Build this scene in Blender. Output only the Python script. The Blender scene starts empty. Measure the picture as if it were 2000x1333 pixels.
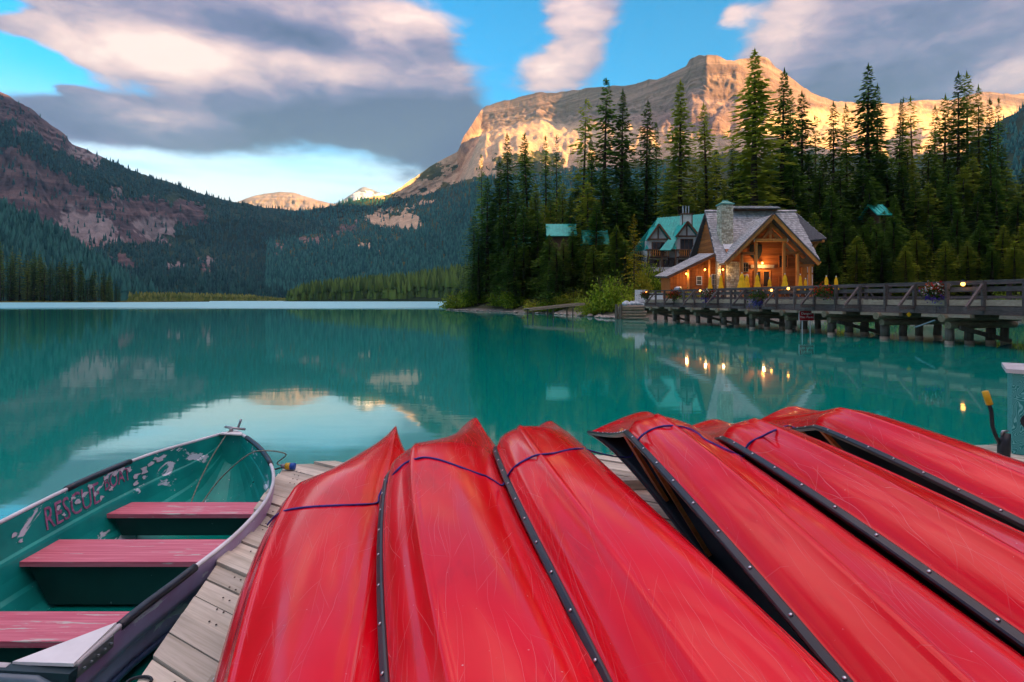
import bpy, math, random
import numpy as np
from mathutils import Vector, Matrix, Euler
from mathutils.bvhtree import BVHTree
S = bpy.context.scene
COL = S.collection
random.seed(7)
R = math.radians
# ------------------------------------------------------------------ camera, sky, sun, exposure
CAMZ = 2.0            # metres above the lake
F, HX, HY = 1111.0, 1000.0, 585.0   # focal length and horizon of the photograph in its own pixels
cam = bpy.data.cameras.new('camera'); camo = bpy.data.objects.new('camera', cam); COL.objects.link(camo)
cam.lens = 20.0; cam.sensor_width = 36.0
cam.shift_y = -(666.5-HY)/2000.0
cam.clip_start = 0.05; cam.clip_end = 40000
camo.location = (0, 0, CAMZ); camo.rotation_euler = (R(90), 0, 0)
S.camera = camo
SUN_DIR = Vector((0.78, -0.626, 0.0)).normalized()
SUN_EL = R(7.5)
SUN_AZ = math.atan2(SUN_DIR.x, SUN_DIR.y)
S.view_settings.view_transform = 'Standard'; S.view_settings.look = 'None'
S.view_settings.gamma = 1.0; S.view_settings.use_curve_mapping = False
HAZE = 0.00005
S.view_settings.exposure = 2.3

class NT:
    """small helper to write node trees"""
    def __init__(s, tree): s.t = tree; s.n = tree.nodes; s.l = tree.links
    def link(s, a, b): s.l.new(a, b)
    def new(s, typ, **kw):
        n = s.n.new(typ)
        for k, v in kw.items(): setattr(n, k, v)
        return n
    def val(s, sock, v):
        if isinstance(v, bpy.types.NodeSocket): s.l.new(v, sock)
        elif isinstance(v, (tuple, list)) and len(v) == 3 and sock.type == 'RGBA': sock.default_value = (*v, 1)
        else: sock.default_value = v
    def math(s, op, a, b=0.0, c=None, clamp=False):
        n = s.new('ShaderNodeMath', operation=op); n.use_clamp = clamp
        s.val(n.inputs[0], a); s.val(n.inputs[1], b)
        if c is not None: s.val(n.inputs[2], c)
        return n.outputs[0]
    def vmath(s, op, a, b=None):
        n = s.new('ShaderNodeVectorMath', operation=op); s.val(n.inputs[0], a)
        if b is not None: s.val(n.inputs[1], b)
        return n.outputs[0]
    def mix(s, f, a, b, blend='MIX'):
        n = s.new('ShaderNodeMix', data_type='RGBA', blend_type=blend); n.clamp_factor = True
        s.val(n.inputs[0], f); s.val(n.inputs[6], a); s.val(n.inputs[7], b)
        return n.outputs[2]
    def noise(s, vec, scale, detail=4, rough=.55, dist=0.0, out=0):
        n = s.new('ShaderNodeTexNoise'); n.inputs['Scale'].default_value = scale
        n.inputs['Detail'].default_value = detail; n.inputs['Roughness'].default_value = rough
        n.inputs['Distortion'].default_value = dist
        if vec is not None: s.l.new(vec, n.inputs['Vector'])
        return n.outputs[out]
    def ss(s, x, a, b, lo=0.0, hi=1.0):
        n = s.new('ShaderNodeMapRange', interpolation_type='SMOOTHSTEP')
        s.val(n.inputs[0], x); s.val(n.inputs[1], a); s.val(n.inputs[2], b); s.val(n.inputs[3], lo); s.val(n.inputs[4], hi)
        return n.outputs[0]
    def ramp(s, f, stops):
        n = s.new('ShaderNodeValToRGB'); e = n.color_ramp.elements
        while len(e) < len(stops): e.new(0.5)
        for i, (p, c) in enumerate(stops): e[i].position = p; e[i].color = (*c, 1)
        s.val(n.inputs[0], f); return n.outputs[0]
    def mapping(s, vec, scale=(1, 1, 1), rot=(0, 0, 0), loc=(0, 0, 0)):
        n = s.new('ShaderNodeMapping'); s.l.new(vec, n.inputs[0])
        n.inputs['Scale'].default_value = scale; n.inputs['Rotation'].default_value = rot; n.inputs['Location'].default_value = loc
        return n.outputs[0]

def build_world():
    w = bpy.data.worlds.new('World'); S.world = w; w.use_nodes = True
    t = NT(w.node_tree); t.n.clear()
    out = t.new('ShaderNodeOutputWorld'); bg = t.new('ShaderNodeBackground'); bg.inputs[1].default_value = 0.12
    t.link(bg.outputs[0], out.inputs[0])
    sky = t.new('ShaderNodeTexSky'); sky.sky_type = 'NISHITA'; sky.sun_disc = False
    sky.sun_elevation = SUN_EL; sky.sun_rotation = SUN_AZ; sky.altitude = 1300; sky.air_density = 1.0; sky.dust_density = 0.4; sky.ozone_density = 2.5
    tc = t.new('ShaderNodeTexCoord'); d = tc.outputs['Generated']
    sx = t.new('ShaderNodeSeparateXYZ'); t.link(d, sx.inputs[0]); x, y, z = sx.outputs
    az = t.math('ARCTAN2', x, y)
    hyp = t.math('SQRT', t.math('ADD', t.math('MULTIPLY', x, x), t.math('MULTIPLY', y, y)))
    el = t.math('ARCTAN2', z, hyp)
    dn = t.mapping(d, (1.0, 1.0, 2.2))
    n1 = t.noise(dn, 2.6, 7, .56, .25)
    n2 = t.noise(t.mapping(d, (1, 1, 2.6), loc=(3.1, 1.7, .4)), 6.0, 6, .55, .3)
    n4 = t.noise(t.mapping(d, (1, 1, 2.0), loc=(1, 5, 2)), 15.0, 6, .6, .5)
    n5 = t.noise(t.mapping(d, (1, 1, 9.0), loc=(4, 2, 6)), 3.2, 6, .6, .3)
    n3 = t.noise(t.mapping(d, (1, 1, 3.0), loc=(7, 2, 1)), 1.5, 3, .5)
    # slow wobble of the cloud outlines
    wob = t.math('MULTIPLY', t.math('SUBTRACT', n2, .5), .09)
    az = t.math('ADD', az, wob)
    el = t.math('ADD', el, t.math('MULTIPLY', t.math('SUBTRACT', n1, .5), .05))
    def blob(px, py, sx_, sy_, amp):
        u = math.atan((px-HX)/F); v = math.atan((HY-py)/F*math.cos(u))
        su = sx_/F*math.cos(u)**2; sv = sy_/F*math.cos(u)
        a = t.math('MULTIPLY', t.math('SUBTRACT', az, u), 1/su); b = t.math('MULTIPLY', t.math('SUBTRACT', el, v), 1/sv)
        r = t.math('ADD', t.math('MULTIPLY', a, a), t.math('MULTIPLY', b, b))
        return t.math('MULTIPLY', t.math('EXPONENT', t.math('MULTIPLY', r, -1)), amp)
    def total(bl):
        s = None
        for b in bl:
            q = blob(*b); s = q if s is None else t.math('ADD', s, q)
        return s
    cover = total(CLOUD_COVER); lit = total(CLOUD_LIT)
    front = t.ss(y, -.1, .35)
    wild = t.math('MULTIPLY', t.ss(n3, .34, .54), t.math('SUBTRACT', 1, t.math('MULTIPLY', front, t.ss(el, .70, .50))))
    cover = t.math('ADD', cover, t.math('MULTIPLY', wild, .8))
    dens = t.math('ADD', cover, t.math('MULTIPLY', t.math('SUBTRACT', n1, .5), 1.25))
    dens = t.math('ADD', dens, t.math('MULTIPLY', t.math('SUBTRACT', n2, .5), .5))
    dens = t.math('ADD', dens, t.math('MULTIPLY', t.math('SUBTRACT', n4, .5), .55))
    dens = t.math('ADD', dens, t.math('MULTIPLY', t.math('SUBTRACT', n5, .5), .55))
    mask = t.ss(dens, .24, .74)
    lf = t.math('ADD', t.math('ADD', t.math('MULTIPLY', lit, 1.15), .36), t.math('MULTIPLY', t.math('SUBTRACT', n2, .5), .75))
    lf = t.math('ADD', lf, t.math('MULTIPLY', t.math('SUBTRACT', n1, .5), .45))
    lf = t.math('ADD', lf, t.math('MULTIPLY', t.ss(el, .45, .9), .38))
    lf = t.math('ADD', lf, t.math('MULTIPLY', t.math('SUBTRACT', n4, .5), .75))
    lf = t.math('ADD', lf, t.math('MULTIPLY', t.math('SUBTRACT', n5, .5), .5))
    ccol = t.ramp(lf, CLOUD_RAMP)
    sc = t.new('ShaderNodeVectorMath', operation='SCALE'); t.link(ccol, sc.inputs[0]); sc.inputs[3].default_value = CLOUD_GAIN
    hs = t.new('ShaderNodeHueSaturation'); hs.inputs['Saturation'].default_value = SKY_SAT; hs.inputs['Hue'].default_value = SKY_HUE; hs.inputs['Value'].default_value = SKY_VAL
    t.link(sky.outputs[0], hs.inputs['Color'])
    sc0 = t.mix(1.0, hs.outputs[0], SKY_TINT, 'MULTIPLY')
    # pale band of far stratus all round the horizon
    low = t.math('MULTIPLY', t.ss(el, .33, .15), t.ss(n5, .30, .60, .62, 1.0))
    sc1 = t.mix(t.math('MULTIPLY', low, 1.0), sc0, tuple(c*CLOUD_GAIN for c in STRATUS))
    hi = t.new('ShaderNodeVectorMath', operation='SCALE'); t.link(sc.outputs[0], hi.inputs[0]); t.link(t.ss(el, .42, .95, 1.0, 2.9), hi.inputs[3])  # clouds brighten overhead, a boost added above the view to light the foreground
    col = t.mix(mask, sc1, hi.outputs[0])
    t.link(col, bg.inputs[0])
CLOUD_COVER = [(420, 30, 300, 70, .75), (330, 70, 190, 90, .5), (620, 130, 300, 90, .9), (760, 60, 190, 60, .7), (450, 150, 220, 60, .6), (800, 190, 190, 110, .85),
    (650, 240, 320, 60, .7), (300, 250, 200, 45, .9), (120, 235, 150, 45, .95), (350, 265, 150, 40, .5), (900, 280, 130, 90, .7),
    (40, 50, 60, 18, .85), (120, 40, 50, 32, .8), (140, 172, 40, 12, .85), (190, 105, 40, 25, .5),
    (1140, 45, 85, 75, .8), (1090, 130, 100, 42, .85), (1190, 0, 150, 50, .4), (1424, 24, 28, 20, .7),
    (1760, 60, 320, 90, .95), (1640, 170, 210, 100, .8), (1830, 150, 280, 70, .6), (1560, 40, 110, 90, .6), (1960, 60, 200, 80, .6), (1980, 150, 90, 50, .5),
    (960, 130, 110, 130, -.7), (330, 175, 120, 25, -.3), (70, 120, 110, 45, -.7), (20, 10, 60, 20, -.4), (1300, 90, 120, 70, -.8)]
CLOUD_LIT = [(300, 50, 160, 60, .25), (560, 130, 330, 42, .42), (800, 40, 150, 40, .48), (330, 130, 170, 45, .35), (460, 45, 140, 30, -.22), (620, 70, 90, 25, -.2),
    (700, 230, 300, 55, -.30), (850, 260, 200, 90, -.42), (600, 300, 320, 50, -.28), (340, 240, 110, 35, .42), (140, 230, 150, 40, -.1),
    (1080, 120, 80, 45, .4), (1140, 40, 80, 60, .3), (1424, 24, 40, 30, .3), (1530, 50, 90, 60, .40), (1720, 30, 300, 60, .02), (1740, 190, 220, 80, -.22), (1980, 150, 90, 40, .4)]
CLOUD_RAMP = [(0.0, (.055, .08, .19)), (.28, (.115, .13, .26)), (.48, (.25, .21, .32)), (.68, (.45, .34, .39)), (.88, (.66, .47, .46)), (1.0, (.78, .60, .55))]
CLOUD_GAIN = 2.75
STRATUS = (.78, .82, .86)
SKY_SAT, SKY_HUE, SKY_VAL = 1.4, .485, .72
SKY_TINT = (.34, .98, 1.02)
build_world()

sl = bpy.data.lights.new('sun', 'SUN'); sl.energy = 5.0; sl.angle = R(.5); sl.color = (1.0, .56, .19)
so = bpy.data.objects.new('sun', sl); COL.objects.link(so)
sd = Vector((SUN_DIR.x*math.cos(SUN_EL), SUN_DIR.y*math.cos(SUN_EL), math.sin(SUN_EL)))
so.rotation_euler = sd.to_track_quat('Z', 'Y').to_euler(); so.location = (30, -20, 60)

# ------------------------------------------------------------------ helpers
def W(px, py, Y):
    """world point at distance Y that the photograph shows at pixel px,py"""
    return Vector(((px-HX)/F*Y, Y, CAMZ+(HY-py)/F*Y))
def tag(o, label=None, cat=None, group=None, kind=None):
    if label: o['label'] = label
    if cat: o['category'] = cat
    if group: o['group'] = group
    if kind: o['kind'] = kind
    return o
def empty(name, loc, label, cat, group=None, rot=(0, 0, 0)):
    o = bpy.data.objects.new(name, None); COL.objects.link(o); o.location = loc; o.rotation_euler = rot
    o.empty_display_size = .2
    return tag(o, label, cat, group)
class MB:
    def __init__(s): s.v = []; s.f = []; s.m = []
    def add(s, vs, fs, m=0):
        b = len(s.v); s.v.extend([tuple(v) for v in vs]); s.f.extend([tuple(i+b for i in f) for f in fs]); s.m.extend([m]*len(fs)); return s
    def box(s, c, d, rz=0.0, m=0, M=None):
        x, y, z = d[0]/2, d[1]/2, d[2]/2
        vs = [Vector((a*x, b*y, e*z)) for e in (-1, 1) for b in (-1, 1) for a in (-1, 1)]
        if M is None: M = Matrix.Rotation(rz, 4, 'Z')
        vs = [M @ v + Vector(c) for v in vs]
        return s.add(vs, [(0, 2, 3, 1), (4, 5, 7, 6), (0, 1, 5, 4), (2, 6, 7, 3), (0, 4, 6, 2), (1, 3, 7, 5)], m)
    def beam(s, p0, p1, w, h, up=(0, 0, 1), m=0):
        p0, p1 = Vector(p0), Vector(p1); d = (p1-p0); L = d.length; d.normalize()
        u = Vector(up); sd = d.cross(u)
        if sd.length < 1e-4: sd = d.cross(Vector((0, 1, 0)))
        sd.normalize(); u = sd.cross(d)
        M = Matrix((sd, d, u)).transposed().to_4x4()
        return s.box((p0+p1)/2, (w, L, h), M=M, m=m)
    def tube(s, pts, r, n=8, m=0, cap=True):
        pts = [Vector(p) for p in pts]; N = len(pts)
        rs = r if isinstance(r, (list, tuple)) else [r]*N
        vs = []; ref = None
        for i, p in enumerate(pts):
            d = (pts[min(i+1, N-1)]-pts[max(i-1, 0)]).normalized()
            if ref is None: ref = Vector((0, 0, 1)) if abs(d.z) < .9 else Vector((1, 0, 0))
            a = d.cross(ref).normalized(); b = a.cross(d).normalized(); ref = b
            for k in range(n):
                t = 2*math.pi*k/n; vs.append(p+(a*math.cos(t)+b*math.sin(t))*rs[i])
        fs = [(i*n+k, i*n+(k+1) % n, (i+1)*n+(k+1) % n, (i+1)*n+k) for i in range(N-1) for k in range(n)]
        if cap: fs += [tuple(range(n))[::-1], tuple((N-1)*n+k for k in range(n))]
        return s.add(vs, fs, m)
    def prism(s, poly, vec, m=0):
        n = len(poly); a = [Vector(p) for p in poly]; b = [p+Vector(vec) for p in a]
        fs = [tuple(range(n))[::-1], tuple(range(n, 2*n))]+[(i, (i+1) % n, n+(i+1) % n, n+i) for i in range(n)]
        return s.add(a+b, fs, m)
    def lathe(s, prof, n=10, c=(0, 0, 0), m=0):
        vs = []
        for (r, z) in prof:
            for k in range(n):
                t = 2*math.pi*k/n; vs.append((c[0]+r*math.cos(t), c[1]+r*math.sin(t), c[2]+z))
        N = len(prof)
        fs = [(i*n+k, i*n+(k+1) % n, (i+1)*n+(k+1) % n, (i+1)*n+k) for i in range(N-1) for k in range(n)]
        fs += [tuple(range(n))[::-1], tuple((N-1)*n+k for k in range(n))]
        return s.add(vs, fs, m)
    def mesh(s, name, mats, smooth=False, off=None):
        me = bpy.data.meshes.new(name)
        vs = s.v if off is None else [(v[0]-off[0], v[1]-off[1], v[2]-off[2]) for v in s.v]
        me.from_pydata(vs, [], s.f); me.update()
        for mm in (mats if isinstance(mats, (list, tuple)) else [mats]): me.materials.append(mm)
        me.polygons.foreach_set('material_index', s.m)
        if smooth: me.polygons.foreach_set('use_smooth', [True]*len(s.f))
        return me
    def build(s, name, mats, parent=None, local=False, smooth=False, center=False):
        off = None
        if parent is not None and not local: off = world_loc(parent)
        loc = (0, 0, 0)
        if parent is None and center:
            a = np.array(s.v); off = Vector(((a[:, 0].min()+a[:, 0].max())/2, (a[:, 1].min()+a[:, 1].max())/2, a[:, 2].min())); loc = off
        o = bpy.data.objects.new(name, s.mesh(name, mats, smooth, off)); COL.objects.link(o)
        o.location = loc
        if parent is not None: o.parent = parent
        return o
def world_loc(o):
    p = Vector(o.location)
    while o.parent is not None: o = o.parent; p = p+Vector(o.location)
    return p
def np_mesh(name, V, Fq, mat, smooth=False, mats=None, midx=None):
    """fast mesh from numpy arrays; Fq is (n,3) or (n,4)"""
    me = bpy.data.meshes.new(name); V = np.ascontiguousarray(V, dtype=np.float32); Fq = np.ascontiguousarray(Fq, dtype=np.int32)
    k = Fq.shape[1]; n = len(Fq)
    me.vertices.add(len(V)); me.vertices.foreach_set('co', V.ravel())
    me.loops.add(n*k); me.loops.foreach_set('vertex_index', Fq.ravel())
    me.polygons.add(n); me.polygons.foreach_set('loop_start', np.arange(0, n*k, k, dtype=np.int32))
    if smooth: me.polygons.foreach_set('use_smooth', np.ones(n, dtype=bool))
    for mm in (mats or [mat]): me.materials.append(mm)
    if midx is not None: me.polygons.foreach_set('material_index', np.asarray(midx, dtype=np.int32))
    me.update(calc_edges=True); me.validate()
    return me
def link(name, me, parent=None, loc=(0, 0, 0)):
    o = bpy.data.objects.new(name, me); COL.objects.link(o); o.location = loc
    if parent is not None: o.parent = parent
    return o
def copy_tree(o, parent=None):
    c = o.copy(); COL.objects.link(c)
    if parent is not None: c.parent = parent
    for ch in list(o.children): copy_tree(ch, c)
    return c
def attr(me, name, arr):
    a = me.attributes.new(name, 'FLOAT', 'POINT'); a.data.foreach_set('value', np.ascontiguousarray(arr, dtype=np.float32))
# value noise
_rng = np.random.default_rng(5)
_T = _rng.random((256, 256)).astype(np.float64)
def vnoise(x, y):
    xi = np.floor(x).astype(int); yi = np.floor(y).astype(int); fx = x-xi; fy = y-yi
    fx = fx*fx*(3-2*fx); fy = fy*fy*(3-2*fy)
    a = _T[xi % 256, yi % 256]; b = _T[(xi+1) % 256, yi % 256]; c = _T[xi % 256, (yi+1) % 256]; d = _T[(xi+1) % 256, (yi+1) % 256]
    return (a*(1-fx)+b*fx)*(1-fy)+(c*(1-fx)+d*fx)*fy
def fbm(x, y, oct=5, g=.5):
    s = 0; a = 1; n = 0
    for i in range(oct):
        s = s+a*vnoise(x*2**i+17*i, y*2**i+31*i); n += a; a *= g
    return s/n
def inpoly(px, py, poly):
    r = np.zeros(px.shape, bool); n = len(poly)
    for i in range(n):
        x1, y1 = poly[i]; x2, y2 = poly[(i+1) % n]
        c = ((y1 > py) != (y2 > py)) & (px < (x2-x1)*(py-y1)/((y2-y1) or 1e-9)+x1)
        r ^= c
    return r

# ------------------------------------------------------------------ materials
def mat(name):
    m = bpy.data.materials.new(name); m.use_nodes = True
    t = NT(m.node_tree); b = t.n['Principled BSDF']
    return m, t, b
def simple(name, col, rough=.7, var=.15, scale=6.0, spec=.3, bump=.0, metal=0.0, obj=False):
    m, t, b = mat(name); tc = t.new('ShaderNodeTexCoord')
    n = t.noise(tc.outputs['Object'], scale, 5)
    f = t.ss(n, .25, .75)
    dk = tuple(c*(1-var*1.6) for c in col); lt = tuple(min(1, c*(1+var)) for c in col)
    c = t.mix(f, dk, lt)
    if obj:
        oi = t.new('ShaderNodeObjectInfo'); hs = t.new('ShaderNodeHueSaturation')
        t.link(c, hs.inputs['Color']); t.link(t.math('ADD', t.math('MULTIPLY', oi.outputs['Random'], .5), .75), hs.inputs['Value']); c = hs.outputs[0]
    t.link(c, b.inputs['Base Color']); b.inputs['Roughness'].default_value = rough
    b.inputs['Specular IOR Level'].default_value = spec; b.inputs['Metallic'].default_value = metal
    if bump:
        bp = t.new('ShaderNodeBump'); bp.inputs['Strength'].default_value = bump; bp.inputs['Distance'].default_value = .02
        t.link(t.noise(tc.outputs['Object'], scale*4, 5), bp.inputs['Height']); t.link(bp.outputs[0], b.inputs['Normal'])
    return m
def wood(name, col, col2, axis='X', scale=1.0, rough=.75, bump=.3, obj=True, spec=.25):
    m, t, b = mat(name); tc = t.new('ShaderNodeTexCoord')
    s = {'X': (1.2, 26, 26), 'Y': (26, 1.2, 26), 'Z': (26, 26, 1.2)}[axis]
    v = t.mapping(tc.outputs['Object'], tuple(k*scale for k in s))
    oi = t.new('ShaderNodeObjectInfo')
    v = t.vmath('ADD', v, t.vmath('MULTIPLY', oi.outputs['Location'], (3.1, 5.3, 7.7)))
    n = t.noise(v, 1.0, 6, .62, .6)
    n2 = t.noise(tc.outputs['Object'], 2.2*scale, 4)
    c = t.mix(t.ss(n, .32, .68), col, col2)
    c = t.mix(t.math('MULTIPLY', t.ss(n2, .5, .8), .45), c, tuple(k*.55 for k in col))
    if obj:
        hs = t.new('ShaderNodeHueSaturation'); t.link(c, hs.inputs['Color'])
        t.link(t.math('ADD', t.math('MULTIPLY', oi.outputs['Random'], .5), .75), hs.inputs['Value']); c = hs.outputs[0]
    t.link(c, b.inputs['Base Color']); b.inputs['Roughness'].default_value = rough; b.inputs['Specular IOR Level'].default_value = spec
    bp = t.new('ShaderNodeBump'); bp.inputs['Strength'].default_value = bump; bp.inputs['Distance'].default_value = .01
    t.link(n, bp.inputs['Height']); t.link(bp.outputs[0], b.inputs['Normal'])
    return m
def leafmat(name, dark, light, yellow=None, rough=.75, objvar=.35, trans=.4):
    m, t, b = mat(name)
    g = t.new('ShaderNodeNewGeometry'); oi = t.new('ShaderNodeObjectInfo')
    c = t.mix(t.ss(g.outputs['Random Per Island'], .1, .95), dark, light)
    if yellow is not None: c = t.mix(t.ss(oi.outputs['Random'], .6, 1.0), c, yellow)
    hs = t.new('ShaderNodeHueSaturation'); t.link(c, hs.inputs['Color'])
    t.link(t.math('ADD', t.math('MULTIPLY', oi.outputs['Random'], objvar*2), 1-objvar), hs.inputs['Value'])
    t.link(hs.outputs[0], b.inputs['Base Color']); b.inputs['Roughness'].default_value = rough; b.inputs['Specular IOR Level'].default_value = .15
    tr = t.new('ShaderNodeBsdfTranslucent'); t.link(hs.outputs[0], tr.inputs[0])
    mx = t.new('ShaderNodeMixShader'); mx.inputs[0].default_value = trans
    t.link(b.outputs[0], mx.inputs[1]); t.link(tr.outputs[0], mx.inputs[2])
    t.link(mx.outputs[0], t.n['Material Output'].inputs[0])
    return m
def emit(name, col, s):
    m, t, b = mat(name); b.inputs['Base Color'].default_value = (*col, 1)
    b.inputs['Emission Color'].default_value = (*col, 1); b.inputs['Emission Strength'].default_value = s
    return m
M = {}
M['spruce'] = leafmat('spruce_needles', (.055, .125, .020), (.22, .39, .055), (.29, .33, .035))
M['spruce_far'] = leafmat('far_needles', (.045, .10, .024), (.14, .25, .05), (.17, .21, .035))
M['larch'] = leafmat('larch_needles', (.30, .28, .015), (.60, .48, .03), None, objvar=.1)
M['bush'] = leafmat('bush_leaves', (.11, .20, .010), (.34, .44, .035), (.34, .32, .03), objvar=.2)
M['bark'] = simple('bark', (.11, .075, .055), .9, .35, 5, .1)
M['slope_trees'] = leafmat('slope_conifers', (.012, .080, .075), (.040, .165, .135), None)  # blue-green cast of hazy air put into the needle colour
M['logwood'] = wood('honey_timber', (.50, .18, .035), (.64, .27, .07), 'Z', .6, .6, .1)
M['boards'] = wood('red_cedar_boards', (.36, .10, .022), (.52, .18, .045), 'X', .5, .6, .1)
M['darkwood'] = wood('dark_timber', (.10, .05, .03), (.16, .085, .05), 'X', .5, .7, .1)
M['railwood'] = wood('weathered_brown_rail', (.075, .058, .052), (.14, .108, .095), 'Y', .6, .7, .2)
M['tanwood'] = wood('tan_beam', (.26, .19, .13), (.36, .28, .20), 'Y', .6, .8, .2)
M['pilewood'] = wood('pile_wood', (.085, .07, .055), (.16, .135, .10), 'Z', .5, .85, .3)
M['capwood'] = wood('cap_log', (.16, .125, .075), (.27, .22, .14), 'X', .5, .85, .3)
M['dockwood'] = wood('grey_dock_plank', (.40, .36, .27), (.60, .55, .44), 'X', 1.0, .8, .35)
M['shingle'] = wood('grey_cedar_shingle', (.20, .215, .235), (.36, .38, .40), 'Y', .4, .85, .2)
M['shingle_base'] = simple('shingle_underlay', (.10, .105, .11), .9)
M['stone'] = simple('field_stone', (.36, .33, .25), .85, .3, 3, .2, .3)
M['mortar'] = simple('mortar', (.20, .185, .15), .95, .2, 8)
M['teal_metal'] = simple('teal_metal_roof', (.03, .50, .42), .45, .12, 1.5, .4)
M['white_wall'] = simple('white_plaster', (.62, .62, .58), .85, .1, 2)
M['glass_dark'] = simple('dark_window', (.02, .025, .03), .08, .2, 2, .6)
M['glass_pale'] = simple('pale_window', (.10, .13, .15), .08, .3, 2, .6)
M['white_paint'] = simple('white_paint', (.74, .74, .72), .5, .08, 5)
M['copper'] = simple('copper_patina', (.16, .42, .34), .6, .2, 3)
M['copper_new'] = simple('orange_copper', (.42, .16, .07), .5, .25, 4)
M['yellow'] = simple('yellow_canvas', (.95, .50, .015), .8, .08, 3, .2)
M['black_metal'] = simple('black_metal', (.02, .022, .025), .4, .2, 5)
M['grey_metal'] = simple('grey_metal', (.35, .36, .37), .35, .15, 5, .5, 0, .8)
M['lamp'] = emit('lamp_glow', (1.0, .40, .07), 1.7)
M['warm'] = emit('warm_lamp', (1.0, .62, .28), 10.0)
M['rock'] = simple('shore_rock', (.36, .33, .28), .85, .35, 2.5, .2, .4)
M['sign_red'] = simple('red_sign', (.42, .01, .015), .5, .1, 4)
M['sign_white'] = simple('sign_white', (.78, .75, .72), .6, .03, 4)
# ------------------------------------------------------------------ the lake
def lake_material():
    m, t, b = mat('lake_water')
    g = t.new('ShaderNodeNewGeometry'); sp = t.new('ShaderNodeSeparateXYZ'); t.link(g.outputs['Position'], sp.inputs[0])
    pos = g.outputs['Position']; y = sp.outputs[1]
    n = t.noise(t.mapping(pos, (.012, .03, 1)), 1.0, 3)
    wind_sheen = t.ss(t.math('ADD', y, t.math('MULTIPLY', t.math('SUBTRACT', n, .5), 50)), 95, 150)
    ex = t.ss(sp.outputs[0], -14, 2, 1, 0); wind_sheen = t.math('MULTIPLY', wind_sheen, ex)
    b.inputs['Base Color'].default_value = (.001, .058, .056, 1)
    c = t.mix(t.noise(t.mapping(pos, (.05, .05, 1)), 1.0, 3), (.000, .205, .145), (.000, .270, .215))
    t.link(t.mix(wind_sheen, c, (.24, .60, .62)), b.inputs['Base Color'])  # sky sheen on the ruffled water put into a paler base colour
    b.inputs['IOR'].default_value = 2.05
    b.inputs['Specular Tint'].default_value = (.82, 1, 1, 1)
    t.link(t.math('ADD', t.math('MULTIPLY', wind_sheen, .30), .04), b.inputs['Roughness'])
    bp = t.new('ShaderNodeBump'); bp.inputs['Distance'].default_value = .02
    h1 = t.noise(t.mapping(pos, (.9, 3.2, 1)), 1.0, 3, .5)
    h2 = t.noise(t.mapping(pos, (.10, .34, 1)), 1.0, 2, .5)
    t.link(t.math('ADD', t.math('MULTIPLY', h1, .25), h2), bp.inputs['Height'])
    bp.inputs['Strength'].default_value = .22
    t.link(bp.outputs[0], b.inputs['Normal'])
    return m
E_ = 16000.0
lk = MB(); lk.add([(-E_, -E_, 0), (E_, -E_, 0), (E_, E_, 0), (-E_, E_, 0)], [(0, 1, 2, 3)])
tag(lk.build('lake', lake_material()), kind='structure')

# ------------------------------------------------------------------ mountains
def mountain_material(name, rock1, rock2, talus, veg1, veg2, strata=.006, ribs=True):
    m, t, b = mat(name)
    g = t.new('ShaderNodeNewGeometry'); pos = g.outputs['Position']
    av = t.new('ShaderNodeAttribute', attribute_name='veg'); at = t.new('ShaderNodeAttribute', attribute_name='talus'); asn = t.new('ShaderNodeAttribute', attribute_name='snow')
    st = t.noise(t.mapping(pos, (.0012, .0012, strata*2.2)), 1.0, 6, .6, .4)
    rb = t.noise(t.mapping(pos, (.011, .011, .0045)), 1.0, 8, .65)
    fine = t.noise(pos, .03, 6, .65)
    led = t.noise(t.mapping(pos, (.0022, .0022, .03)), 1.0, 7, .62, .25)
    crag = t.noise(t.mapping(pos, (.028, .028, .006)), 1.0, 7, .7)
    rc = t.mix(t.ss(st, .35, .68), rock1, rock2)
    rc = t.mix(t.math('MULTIPLY', t.ss(rb, .48, .70), .55), rc, tuple(k*.45 for k in rock1))
    rc = t.mix(t.math('MULTIPLY', t.ss(led, .5, .62), .55), rc, tuple(min(1, k*1.5) for k in rock2)); rc = t.mix(t.math('MULTIPLY', t.ss(crag, .52, .66), .6), rc, tuple(k*.35 for k in rock1))
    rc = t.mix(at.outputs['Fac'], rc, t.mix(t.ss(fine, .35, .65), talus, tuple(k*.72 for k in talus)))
    vm = t.ss(t.math('ADD', av.outputs['Fac'], t.math('MULTIPLY', t.math('SUBTRACT', fine, .5), 1.9)), .40, .60)
    vc = t.mix(t.ss(t.noise(pos, .012, 5, .6), .35, .65), veg1, veg2)
    c = t.mix(vm, rc, vc)
    c = t.mix(t.ss(t.math('ADD', asn.outputs['Fac'], t.math('MULTIPLY', t.math('SUBTRACT', fine, .5), .8)), .45, .6), c, (.75, .77, .80))
    t.link(c, b.inputs['Base Color']); b.inputs['Roughness'].default_value = .95; b.inputs['Specular IOR Level'].default_value = .05
    bp = t.new('ShaderNodeBump'); bp.inputs['Strength'].default_value = .8; bp.inputs['Distance'].default_value = 10
    t.link(t.math('ADD', t.math('MULTIPLY', rb, .9), t.math('ADD', t.math('MULTIPLY', fine, .6), t.math('ADD', t.math('MULTIPLY', led, 1.4), t.math('MULTIPLY', crag, .9)))), bp.inputs['Height'])
    t.link(bp.outputs[0], b.inputs['Normal'])
    return m
def interp(pts, x): 
    a = np.array(pts, float); return np.interp(x, a[:, 0], a[:, 1])
class Slope: pass
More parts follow.
